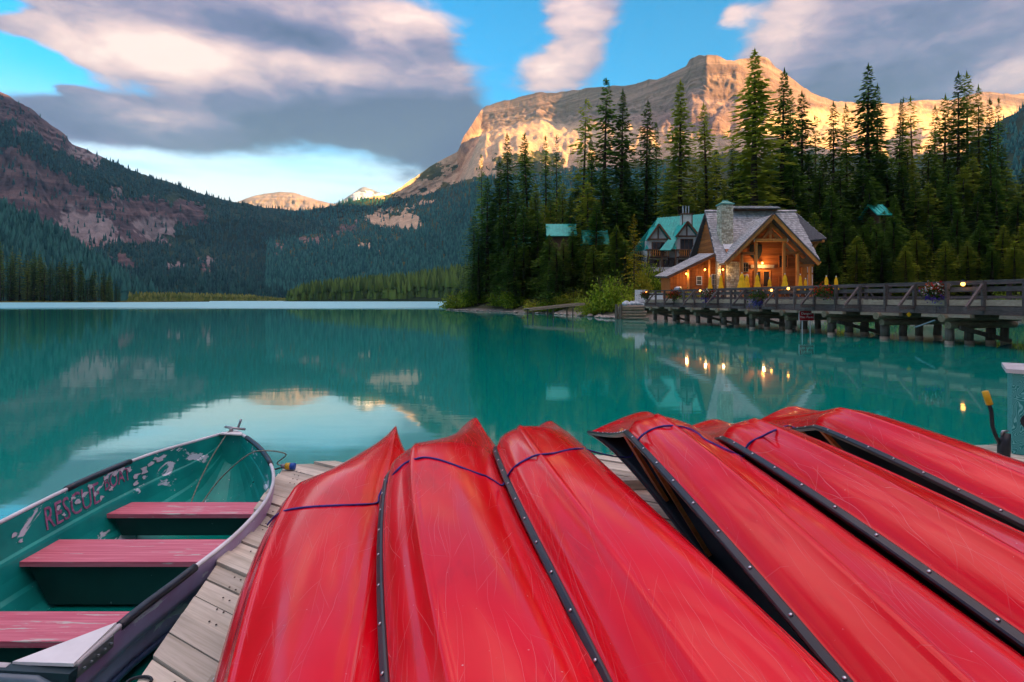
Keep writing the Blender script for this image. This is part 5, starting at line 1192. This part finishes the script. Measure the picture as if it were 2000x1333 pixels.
def canoe_meshes():
    ts = [math.sin(x) for x in np.linspace(-math.pi/2, math.pi/2, 90)]; ts = [-.999]+ts[1:-1]+[.999]
    V = []; FQ = []; MI = []; ns = None
    for lay, ins in ((0, 0.0), (1, .012)):
        rows = []
        for t in ts:
            h = canoe_section(t, ins); full = [(-x, z) for x, z in h[::-1]]+h[1:]
            rows.append([(x, cy(t)*(1-ins/CL), z+.2) for x, z in full])
        ns = len(rows[0]); base = len(V)
        for r in rows: V.extend(r)
        for i in range(len(ts)-1):
            for j in range(ns-1):
                q_ = (base+i*ns+j, base+i*ns+j+1, base+(i+1)*ns+j+1, base+(i+1)*ns+j); FQ.append(q_ if lay else q_[::-1]); MI.append(lay)
    n0 = len(ts)*ns
    for i in range(len(ts)-1):
        for j in (0, ns-1): FQ.append((i*ns+j, (i+1)*ns+j, n0+(i+1)*ns+j, n0+i*ns+j)); MI.append(0)
    hull = np_mesh('hull', np.array(V), np.array(FQ), None, True, [M['canoe'], M['canoe_in']], MI)
    gs = []
    for sg in (-1, 1):
        pts = []
        for t in ts:
            b, zk, zg = canoe_station(t); pts.append(Vector((sg*(b*.95+.006), cy(t)*.998, zg+.2+.004)))
        g = MB(); ring = []
        prof = [(-.014, -.016), (.009, -.016), (.013, -.010), (.013, .010), (.008, .015), (-.004, .015), (-.014, .010)]
        for i, p in enumerate(pts):
            d = (pts[min(i+1, len(pts)-1)]-pts[max(i-1, 0)]).normalized(); out = Vector((d.y*sg*sg, -d.x, 0)).normalized()*(1 if sg > 0 else -1)
            for (a, z) in prof: ring.append(p+out*a+Vector((0, 0, z)))
        k = len(prof); g.add(ring, [(i*k+j, i*k+(j+1) % k, (i+1)*k+(j+1) % k, (i+1)*k+j) for i in range(len(pts)-1) for j in range(k)]+[tuple(range(k))[::-1], tuple((len(pts)-1)*k+j for j in range(k))])
        gs.append(g.mesh('gunwale', M['gunwale'], False))
    rv = MB()
    for sg in (-1, 1):
        y = -CL*CNEAR*.9
        while y < CL*.93:
            t = ct(y); b, zk, zg = canoe_station(t); x = sg*(b*.95+.019); rv.lathe([(.0065, 0), (.005, .004), (.0015, .005)], 7, (0, 0, 0))
            n_ = 21; Mx = Matrix.Rotation(sg*math.pi/2, 3, 'Y')
            rv.v[-n_:] = [tuple(Mx @ Vector(v)+Vector((x, y, zg+.2+.006))) for v in rv.v[-n_:]]; y += .215
    rivets = rv.mesh('rivets', M['steel'], True)
    decks = []
    for sg in (-1, 1):
        b = MB(); p = []
        for t in (.90, .93, .96, .985, .997): bb, zk, zg = canoe_station(t); p.append((bb*.95, cy(sg*t), zg+.2))
        vs = [(x, y, z) for x, y, z in p]+[(-x, y, z) for x, y, z in p]; n = len(p); b.add(vs, [(i, i+1, n+i+1, n+i) for i in range(n-1)]); decks.append(b.mesh('deck_plate', M['gunwale']))
    woods = []
    for nm, y, w in (('thwart', .15, .06), ('thwart', -1.9, .06), ('seat', .75, .22), ('seat', -3.4, .26)):
        bb, zk, zg = canoe_station(ct(y)); b = MB(); b.box((0, y, zg+.2+.05), (bb*1.86, w, .025)); woods.append(b.mesh(nm, M['logwood']))
    return hull, gs, rivets, decks, woods
HULL, GUN, RIV, DECKS, CWOOD = canoe_meshes()
FIT = [(-.829, 3.45, -1.075, -.164, -.017, .365), (-.19, 3.285, -.939, -.139, -.018, .692), (.385, 3.635, -.952, -.088, -.064, .799), (1.09, 3.25, -.868, -.029, 0, 1.018), (1.619, 3.134, -.862, -.009, -.032, .977), (2.578, 3.882, -.911, .037, -.029, .854)]
CLAB = ['red canoe nearest the teal rowboat, its side lying lowest', 'scratched red canoe, second from the teal rowboat', 'red canoe in the middle with a long pale keel streak', 'red canoe whose dark hollow side gapes open, fourth from the rowboat', 'red canoe second from the teal cabinet', 'red canoe nearest the teal cabinet with its back to the lake']
CAN = []; CV = []; CF = []
hv = [v.co.copy() for v in HULL.vertices]; hf = [tuple(p.vertices) for p in HULL.polygons]
for (x, y, z, h, pi_, ro), lab in zip(FIT, CLAB):
    o = empty('canoe', (x, y, z-.2+CAMZ), lab, 'canoe', 'red canoes stacked on the landing stage'); o.rotation_mode = 'YXZ'; o.rotation_euler = (pi_, ro, -h)
    for me in [HULL]+GUN+[RIV]+DECKS+CWOOD:
        c = link(me.name.split('.')[0], me, o)
        if me is RIV: c['kind'] = 'stuff'
    CAN.append(o)
    Mx = Matrix.Translation(o.location) @ Euler((pi_, ro, -h), 'YXZ').to_matrix().to_4x4(); bs = len(CV)
    CV.extend([Mx @ v for v in hv]); CF.extend([tuple(i+bs for i in f) for f in hf])
BV = BVHTree.FromPolygons(CV, CF)
# one blue line passed over all the canoes, resting on their hulls
ROPE = [(522, 1026), (538, 1008), (560, 997), (600, 991), (650, 988), (700, 986), (736, 983), (741, 968), (752, 948), (770, 925), (790, 906), (812, 897), (832, 894), (860, 899), (900, 913), (938, 927), (948, 930), (962, 938), (978, 948), (985, 944), (994, 926), (1008, 910), (1030, 897), (1050, 889), (1080, 886), (1110, 879), (1130, 877), (1150, 880), (1180, 888), (1210, 893), (1233, 892), (1237, 878), (1246, 860), (1262, 845), (1285, 835), (1310, 832), (1340, 836), (1362, 846), (1376, 858), (1400, 870), (1430, 884), (1452, 893), (1456, 878), (1466, 864), (1490, 852), (1515, 840), (1540, 832), (1556, 838), (1566, 844)]
rp_ = []; O = Vector((0, 0, CAMZ)); lastd = 5.0
for (px, py) in ROPE:
    d = Vector(((px-HX)/F, 1, (HY-py)/F)).normalized(); hit = BV.ray_cast(O, d)
    rp_.append([d, hit[3] if hit[0] is not None else None])
for i, r in enumerate(rp_):
    if r[1] is None or r[1] > 7.5: r[1] = None
ds = np.array([np.nan if r[1] is None else r[1] for r in rp_]); ok = ~np.isnan(ds); ds = np.interp(np.arange(len(ds)), np.arange(len(ds))[ok], ds[ok])
med = np.array([np.median(ds[max(0, i-2):i+3]) for i in range(len(ds))]); ds = np.minimum(ds, med+.05)
pts = [O+r[0]*(dd-.012) for r, dd in zip(rp_, ds)]
fine = []
for i in range(len(pts)-1):
    p0, p1, p2, p3 = pts[max(0, i-1)], pts[i], pts[i+1], pts[min(len(pts)-1, i+2)]
    for k in range(4):
        u = k/4; fine.append(.5*((2*p1)+(p2-p0)*u+(2*p0-5*p1+4*p2-p3)*u*u+(3*p1-p0-3*p2+p3)*u**3))
b = MB(); b.tube(fine, .0055, 6); tag(b.build('rope', simple('blue_rope', (.035, .03, .22), .7, .25, 40), center=True, smooth=True), 'thin blue line lashed across all the red canoes', 'rope')

# ------------------------------------------------------------------ the teal rowboat
LS = [(-3.10, 2.38, -1.46), (-3.17, 2.9, -1.44), (-3.20, 3.4, -1.42), (-3.235, 4.0, -1.40), (-3.235, 4.5, -1.385), (-3.165, 5.0, -1.37), (-3.03, 5.4, -1.365), (-2.925, 5.72, -1.365)]
RS = [(-1.885, 2.44, -1.575), (-1.925, 2.9, -1.60), (-1.90, 3.3, -1.60), (-1.855, 3.85, -1.575), (-1.90, 4.4, -1.535), (-2.07, 4.9, -1.49), (-2.40, 5.40, -1.43), (-2.73, 5.74, -1.375)]
KS = [-2.07, -2.10, -2.12, -2.13, -2.12, -2.06, -1.93, -1.66]
def spl(pts, n):
    pts = [Vector(p) for p in pts]; out = []
    for i in range(n):
        u = i/(n-1)*(len(pts)-1); k = min(int(u), len(pts)-2); u -= k
        p0, p1, p2, p3 = pts[max(0, k-1)], pts[k], pts[k+1], pts[min(len(pts)-1, k+2)]
        out.append(.5*((2*p1)+(p2-p0)*u+(2*p0-5*p1+4*p2-p3)*u*u+(3*p1-p0-3*p2+p3)*u**3))
    return out
NB = 50
up2 = Vector((0, 0, CAMZ))
BLp = [p+up2 for p in spl(LS, NB)]; BRp = [p+up2 for p in spl(RS, NB)]; BK = [p.x+CAMZ for p in spl([(k, 0, 0) for k in KS], NB)]
QS = [(0, 0), (.012, .10), (.03, .22), (.045, .30), (.075, .315), (.085, .34), (.11, .48), (.15, .60), (.19, .63), (.26, .76), (.42, .88), (.62, .94), (.82, .98), (1, 1)]
def bsec(i, side, out=0.0):
    A = BLp[i] if side < 0 else BRp[i]; B_ = BRp[i] if side < 0 else BLp[i]; K_ = (A+B_)/2; r = []
    fl_ = 1
    for fx, fz in QS:
        p = Vector((A.x+(K_.x-A.x)*fx, A.y+(K_.y-A.y)*fx, A.z+(BK[i]-A.z)*fz))
        if out: p.x += side*out*(1-fx); p.z -= out*fx
        r.append(p)
    return r
RB = empty('rowboat', (-2.55, 3.9, 0), 'teal rowboat with pink seats and peeling white paint moored beside the landing stage', 'boat')
def peel(name, base, chip, amt, sc=6.0, rough=.45, second=None):
    m, t, b = mat(name); tc = t.new('ShaderNodeTexCoord'); v = tc.outputs['Object']
    n = t.noise(t.mapping(v, (1, .55, 1)), sc, 8, .68, .6); n2 = t.noise(v, 1.6, 4)
    lo = second or tuple(c*.6 for c in base)
    c = t.mix(t.ss(t.noise(v, 2.3, 5), .3, .7), lo, base)
    f = t.ss(t.math('ADD', n, t.math('MULTIPLY', t.math('SUBTRACT', n2, .5), .35)), amt, amt+.025)
    f2 = t.ss(t.noise(v, 38, 3), .72, .76)
    c = t.mix(t.math('MAXIMUM', f, t.math('MULTIPLY', f2, .8)), c, chip); t.link(c, b.inputs['Base Color'])
    b.inputs['Roughness'].default_value = rough; b.inputs['Specular IOR Level'].default_value = .4
    bp = t.new('ShaderNodeBump'); bp.inputs['Strength'].default_value = .4; bp.inputs['Distance'].default_value = .004; t.link(f, bp.inputs['Height']); bp.invert = True; t.link(bp.outputs[0], b.inputs['Normal'])
    return m
M['boat_in'] = peel('peeling_teal_paint', (.005, .36, .29), (.70, .74, .78), .60, 5.0, second=(.004, .22, .19))
M['boat_out'] = peel('worn_violet_paint', (.50, .46, .70), (.70, .74, .80), .60, 5.0, second=(.42, .22, .42))
M['boat_box'] = peel('dark_green_paint', (.004, .045, .038), (.18, .25, .25), .70, 4.0)
M['boat_white'] = peel('worn_white_rim', (.82, .82, .83), (.45, .48, .50), .68, 5.0)
M['rubber'] = simple('dark_rubber', (.018, .022, .032), .35, .2, 10, .5)
def seat_pink():
    m, t, b = mat('worn_pink_paint'); tc = t.new('ShaderNodeTexCoord'); v = tc.outputs['Object']
    g = t.noise(t.mapping(v, (2.2, 60, 60)), 1.0, 6, .6, .3); n = t.noise(v, 2.5, 4)
    c = t.mix(t.ss(g, .3, .7), (.50, .08, .13), (.66, .19, .24))
    w = t.ss(t.math('ADD', t.noise(t.mapping(v, (3.0, 40, 40)), 1.0, 7, .7), t.math('MULTIPLY', t.math('SUBTRACT', n, .5), .45)), .60, .66)
    c = t.mix(w, c, (.52, .47, .42)); t.link(c, b.inputs['Base Color']); b.inputs['Roughness'].default_value = .6
    bp = t.new('ShaderNodeBump'); bp.inputs['Strength'].default_value = .3; bp.inputs['Distance'].default_value = .004; t.link(g, bp.inputs['Height']); t.link(bp.outputs[0], b.inputs['Normal'])
    return m
M['seat'] = seat_pink()
def loft(rows, flip=False):
    b = MB(); n = len(rows[0])
    vs = [p for r in rows for p in r]; f = [(i*n+j, i*n+j+1, (i+1)*n+j+1, (i+1)*n+j) for i in range(len(rows)-1) for j in range(n-1)]
    if flip: f = [q_[::-1] for q_ in f]
    return b.add(vs, f)
inner = [bsec(i, -1)+bsec(i, 1)[::-1][1:] for i in range(NB)]
lo = loft(inner, True); bow = inner[-1]; cb = (BLp[-1]+BRp[-1])/2+Vector((0, .07, 0))
lo.add([*bow], [tuple(range(len(bow)))]); lo.build('hull_inside', M['boat_in'], RB, smooth=False).data.polygons.foreach_set('use_smooth', [False]*len(lo.f))
outer = [bsec(i, -1, .025)+bsec(i, 1, .025)[::-1][1:] for i in range(NB)]
ob = loft(outer); bo = outer[-1]; bt = [p+Vector(((cb.x-p.x)*.9, .10, 0)) for p in bo]
ob.add(bo+bt, [(j, j+1, len(bo)+j+1, len(bo)+j) for j in range(len(bo)-1)]); ob.build('hull', M['boat_out'], RB, smooth=True)
tr_ = MB(); st = bsec(0, -1, .025)+bsec(0, 1, .025)[::-1][1:]; tr_.prism([p+Vector((0, -.05, 0)) for p in st], (0, .05, 0)); tr_.build('transom', simple('dark_slate_transom', (.02, .045, .055), .5, .2, 4), RB)
for side, P_ in ((-1, BLp), (1, BRp)):
    b = MB(); pp = [p+Vector((side*.012, 0, .008)) for p in P_]; b.tube(pp, .0145, 8); b.build('gunwale', M['boat_white'], RB, smooth=True)
def sleeve(P_, side, y0, y1, r=.024):
    pp = [p+Vector((side*.014, 0, .008)) for p in P_ if y0 <= p.y <= y1]; b = MB(); b.tube(pp, r, 10); b.build('rubber_sleeve', M['rubber'], RB, smooth=True)
sleeve(BLp, -1, 4.08, 4.80); sleeve(BRp, 1, 2.72, 3.42); sleeve(BRp, 1, 5.02, 5.70, .022)
b = MB(); b.tube([BLp[0]+Vector((0, -.02, .005)), (BLp[0]+BRp[0])/2+Vector((0, -.03, -.0)), BRp[0]+Vector((-.25, -.03, .012))], .02, 8); b.build('transom_rim', M['boat_white'], RB, smooth=True)
b = MB(); b.tube([BLp[0]+Vector((0, -.06, -.03)), BRp[0]+Vector((-.10, -.06, -.02)), BRp[0]+Vector((.02, -.05, -.09)), BRp[0]+Vector((.03, -.05, -.35))], .022, 8); b.build('transom_edge', simple('blue_grey_edge', (.10, .16, .20), .35, .1, 5, .5), RB, smooth=True)
k0 = BRp[0]; b = MB(); b.prism([k0+Vector((.02, -.02, .012)), k0+Vector((-.02, .30, .006)), k0+Vector((-.24, -.02, .020))], (0, 0, .014)); b.build('corner_plate', M['white_paint'], RB)
b = MB(); b.beam(k0+Vector((.02, .0, -.02)), BRp[4]+Vector((.028, .0, -.02)), .008, .055); kp = b.build('metal_strip', M['grey_metal'], RB)
for k in range(5):
    p = k0.lerp(BRp[4], (k+.5)/5)+Vector((.036, 0, -.02)); b = MB(); b.lathe([(.007, -.002), (.005, .004)], 6, p); b.build('rivet', M['steel'], kp)
rows = [bsec(i, 1, .028)[7:9] for i in range(NB-3)]; b = MB(); b.tube([r[0]+Vector((.012, 0, 0)) for r in rows], .018, 8); b.build('chine_rail', simple('blue_chine', (.04, .07, .14), .35, .2, 5, .5), RB, smooth=True)
b = MB(); b.tube([bsec(i, 1, .028)[4]+Vector((.004, 0, 0)) for i in range(NB-3)], .006, 6); b.build('strake_line', M['boat_out'], RB)
rb = MB()
for fx in (-.55, -.2, .2, .55):
    pp = [(BLp[i].lerp(BRp[i], .5+fx*.5*(1-.35*(i/NB))))*1.0 for i in range(6, NB-20)]; pp = [Vector((p.x, p.y, BK[i+6]+.035+.06*fx*fx)) for i, p in enumerate(pp)]
    b = MB(); b.tube(pp, .012, 6); b.build('floor_rib', M['boat_in'], RB)
BEN = [(4.45, 4.71, 1.68, .15), (3.64, 3.98, 1.68, .26), (2.81, 3.08, 1.69, .26)]
def hull_x(y, z, side):
    P_ = BLp if side < 0 else BRp; i = min(range(NB), key=lambda i: abs(P_[i].y-y)); s = bsec(i, side)
    for a, c in zip(s[:-1], s[1:]):
        if a.z >= z >= c.z: return a.x+(c.x-a.x)*(a.z-z)/max(1e-6, a.z-c.z)
    return s[-1].x
for (y0, y1, zz, dep) in BEN:
    zt = CAMZ-zz; b = MB()
    p = [(hull_x(y, zt, s)-s*.004, y, zt) for y, s in ((y0, -1), (y0, 1), (y1, 1), (y1, -1))]; b.prism([(x, y, zt-.032) for x, y, z in p], (0, 0, .032)); be = b.build('seat', M['seat'], RB)
    zb = zt-.034-dep; t0 = [(hull_x(y, zt-.05, s)-s*.03, y, zt-.034) for y, s in ((y0+.025, -1), (y0+.025, 1), (y1-.025, 1), (y1-.025, -1))]; t1 = [(hull_x(y, zb, s)-s*.02, y, zb) for y, s in ((y0+.04, -1), (y0+.04, 1), (y1-.025, 1), (y1-.025, -1))]
    b = MB(); b.add(t0+t1, [(0, 1, 5, 4), (1, 2, 6, 5), (2, 3, 7, 6), (3, 0, 4, 7), (4, 5, 6, 7)]); b.build('seat_box', M['boat_box'], be)
mt = MB()
for k in range(46):
    x = -3.0+k*.021; mt.box((x, 3.30, -.075+.0), (.012, .70, .02))
mt.box((-2.53, 3.30, -.088), (1.0, .72, .012)); o = mt.build('floor_mat', M['rubber'], RB)
cpx, cpy = cb.x, cb.y; b = MB(); b.prism([BLp[-4]+Vector((0, 0, .01)), BRp[-4]+Vector((0, 0, .01)), BRp[-1]+Vector((0, .02, .012)), cb+Vector((0, .05, .014)), BLp[-1]+Vector((0, .02, .012))][2:]+[BLp[-2]+Vector((.01, 0, .012)), BRp[-2]+Vector((-.02, 0, .012))], (0, 0, .012)); b.build('bow_plate', M['white_paint'], RB)
b = MB(); b.tube([cb+Vector((-.09, -.02, .075)), cb+Vector((0, 0, .055)), cb+Vector((.10, .02, .04))], .013, 8); b.tube([cb+Vector((-.03, -.01, .02)), cb+Vector((-.03, -.01, .06))], .02, 8); b.tube([cb+Vector((.02, .02, .04)), cb+Vector((.05, .03, .14))], .012, 6); b.build('bow_cleat', M['grey_metal'], RB, smooth=True)
# lettering on the inside of the far strake
def on_strake(s, t_):
    """s metres along from the stern end of the words, t_ share down the strake"""
    y = 3.90+s; i = 0
    while i < NB-2 and BLp[i+1].y < y: i += 1
    u = (y-BLp[i].y)/(BLp[i+1].y-BLp[i].y); a = bsec(i, -1); c = bsec(i+1, -1)
    def at(r): k = min(3, max(0, t_*3)); j = min(2, int(k)); return r[j].lerp(r[j+1], k-j)
    p = at(a).lerp(at(c), u); return p+Vector((.004, 0, 0))
LM = simple('faded_pink_lettering', (.40, .15, .27), .6, .35, 30)
def strake_text(body, s0, s1, t0, t1, name):
    me = text_mesh(body, 1.0, LM, name); co = np.array([v.co for v in me.vertices]); mn, mx = co.min(0), co.max(0)
    for v in me.vertices:
        a = (v.co.x-mn[0])/(mx[0]-mn[0]); q_ = (v.co.y-mn[1])/(mx[1]-mn[1]); p = on_strake(s0+(s1-s0)*a, t1+(t0-t1)*q_); v.co = p+Vector((.001 if v.co.z > 0 else -.002, 0, 0))-world_loc(RB)
    link(name, me, RB)
strake_text('RESCUE', 0.02, .54, .16, .84, 'lettering'); strake_text('BOAT', .60, .86, .10, .55, 'lettering')
# white flakes where the paint has lifted round the words
fr = random.Random(17); fb = MB()
for (s, t_, w) in [(.62, .15, .07), (.70, .12, .08), (.78, .10, .09), (.85, .2, .07), (.40, .35, .07), (.46, .2, .07), (.5, .5, .06), (.33, .45, .07), (.28, .3, .05), (.92, .5, .08), (1.0, .45, .09), (1.08, .3, .08), (1.15, .25, .1), (.14, .35, .05), (.18, .6, .04), (-.25, .45, .05), (-.2, .7, .05), (-.42, .6, .07), (.55, .7, .06), (.66, .55, .06), (.9, .75, .08), (.99, .68, .06), (-.6, .4, .05), (-.55, .8, .06)]:
    n = fr.randint(7, 11); ps = []
    for k in range(n):
        a = 6.283*k/n; r = w*fr.uniform(.25, 1.0)*.5; ps.append(on_strake(s+math.cos(a)*r*1.25, min(.96, max(.04, t_+math.sin(a)*r*3.5)))+Vector((.0035, 0, 0)))
    c = sum(ps, Vector())/n; fb.add(ps+[c], [(k, (k+1) % n, n) for k in range(n)])
fo = fb.build('paint_flakes', simple('bare_white_patch', (.62, .62, .66), .7, .12, 30), RB); fo['kind'] = 'stuff'
# lines
def line(name, pts, r, mat_, lab): 
    b = MB(); b.tube(spl(pts, len(pts)*5), r, 6); tag(b.build(name, mat_, center=True, smooth=True), lab, 'rope')
RPM = simple('grey_rope', (.22, .24, .19), .8, .3, 40)
c = cb
line('rope', [c+Vector((-.03, -.02, .05)), c+Vector((-.05, -.12, -.02)), c+Vector((-.08, -.35, -.20)), c+Vector((-.06, -.65, -.42)), c+Vector((0, -.85, -.58))], .006, RPM, 'bow line hanging from the cleat inside the teal rowboat')
rpt = [p for p in BRp if abs(p.y-5.30) < .06][0]
ring = Vector((-2.20, 5.52, DZ+.03))
line('rope', [c+Vector((.02, -.85, -.58)), c+Vector((.14, -.62, -.30)), rpt+Vector((-.12, -.08, .02)), rpt+Vector((.01, 0, .045)), rpt+Vector((.16, .12, -.02)), ring+Vector((-.08, 0, .03)), ring], .006, RPM, 'mooring line from inside the teal rowboat over its side to the dock corner')
o = empty('mooring_float', ring, 'small blue and yellow float tied at the dock corner', 'float')
for nm, x, col in (('collar', -.035, (.25, .27, .3)), ('body', .005, (.65, .42, .03)), ('cap', .05, (.02, .10, .42))):
    b = MB(); b.tube([ring+Vector((x, 0, .0)), ring+Vector((x+.045, 0, .0))], .032 if nm != 'collar' else .022, 10); b.build(nm, simple('float_'+nm, col, .4, .1), o, smooth=True)
line('rope', [ring+Vector((-.02, 0, -.01)), ring+Vector((-.12, -.06, -.03)), ring+Vector((-.26, -.12, -.12))], .008, M['black_metal'], 'short black cord at the dock corner')
b = MB(); b.tube([Vector((-1.60+.05*math.cos(a), 2.44+.035*math.sin(a), DZ+.008)) for a in np.linspace(0, 5.9, 16)], .007, 6); tag(b.build('mooring_ring', M['black_metal'], center=True), 'small black iron ring on the planks beside the rowboat stern', 'ring')

# ------------------------------------------------------------------ cabinet and lever at the far right of the stage
def swirl():
    m, t, b = mat('teal_wood_grain'); tc = t.new('ShaderNodeTexCoord'); n = t.noise(t.mapping(tc.outputs['Object'], (2.2, 2.2, 1.3)), 2.0, 2, .5, .5)
    w = t.math('FRACT', t.math('MULTIPLY', n, 44)); l = t.ss(t.math('ABSOLUTE', t.math('SUBTRACT', w, .5)), .26, .40)
    t.link(t.mix(l, (.0, .20, .18), (.16, .48, .44)), b.inputs['Base Color']); b.inputs['Roughness'].default_value = .6; return m
cx0 = W(1969, 0, 5.75).x; CBN = empty('cabinet', (cx0+.90, 6.08, DZ), 'teal wood grain cabinet with pale lid on the landing stage', 'cabinet', rot=(0, 0, R(-38)))
b = MB(); b.box((.0, 0, .43), (.9, .7, .86)); b.build('body', swirl(), CBN, local=True)
b = MB(); b.box((0, 0, .885), (1.0, .80, .045)); b.build('lid', simple('pale_lid', (.50, .47, .46), .6, .1), CBN, local=True)
b = MB(); b.tube([(-.30, -.36, .36), (-.30, -.34, .36)], .085, 16); b.build('knob', M['black_metal'], CBN, local=True)
for sx in (-.4, .4):
    for sy in (-.3, .3): b = MB(); b.box((sx, sy, .02), (.08, .08, .06)); b.build('foot', M['black_metal'], CBN, local=True)
lv = W(1957, 0, 5.7); LV = empty('hand_pump', (lv.x, 5.75, DZ), 'black hand pump with yellow lever grip beside the teal cabinet', 'pump')
def LP(px, py): p = W(px, py, 5.75); return p
b = MB(); b.tube([LP(1961, 905), LP(1960, 892), LP(1961, 868), LP(1966, 846)], [.05, .055, .055, .035], 10); b.build('body', M['black_metal'], LV, smooth=True)
b = MB(); b.tube([LP(1953, 868), LP(1944, 850), LP(1938, 832), LP(1936, 805), LP(1931, 788)], .018, 8); b.build('lever', M['black_metal'], LV, smooth=True)
b = MB(); b.tube([LP(1932.5, 790), LP(1924, 765)], [.032, .030], 12); b.build('grip', simple('yellow_grip', (.62, .33, .01), .5, .15), LV, smooth=True)
b = MB(); b.tube([LP(1955, 850), LP(1958, 843), LP(1968, 842)], .012, 8); b.build('hose', M['grey_metal'], LV, smooth=True)
# ------------------------------------------------------------------ air
if HAZE > 0:
    hz = MB(); hz.box((700, 3000, 700), (9800, 14200, 1432))
    hz.v = [(x, y, -9.0 if z < 0 else 1900.0) for x, y, z in hz.v]
    m = bpy.data.materials.new('air'); m.use_nodes = True; t = NT(m.node_tree); t.n.clear()
    o_ = t.new('ShaderNodeOutputMaterial'); v = t.new('ShaderNodeVolumePrincipled'); v.inputs['Color'].default_value = (.38, .80, 1.0, 1); v.inputs['Density'].default_value = HAZE; v.inputs['Anisotropy'].default_value = .0
    t.link(v.outputs[0], o_.inputs['Volume'])
    ho = hz.build('haze', m); tag(ho, kind='stuff'); ho.display_type = 'WIRE'
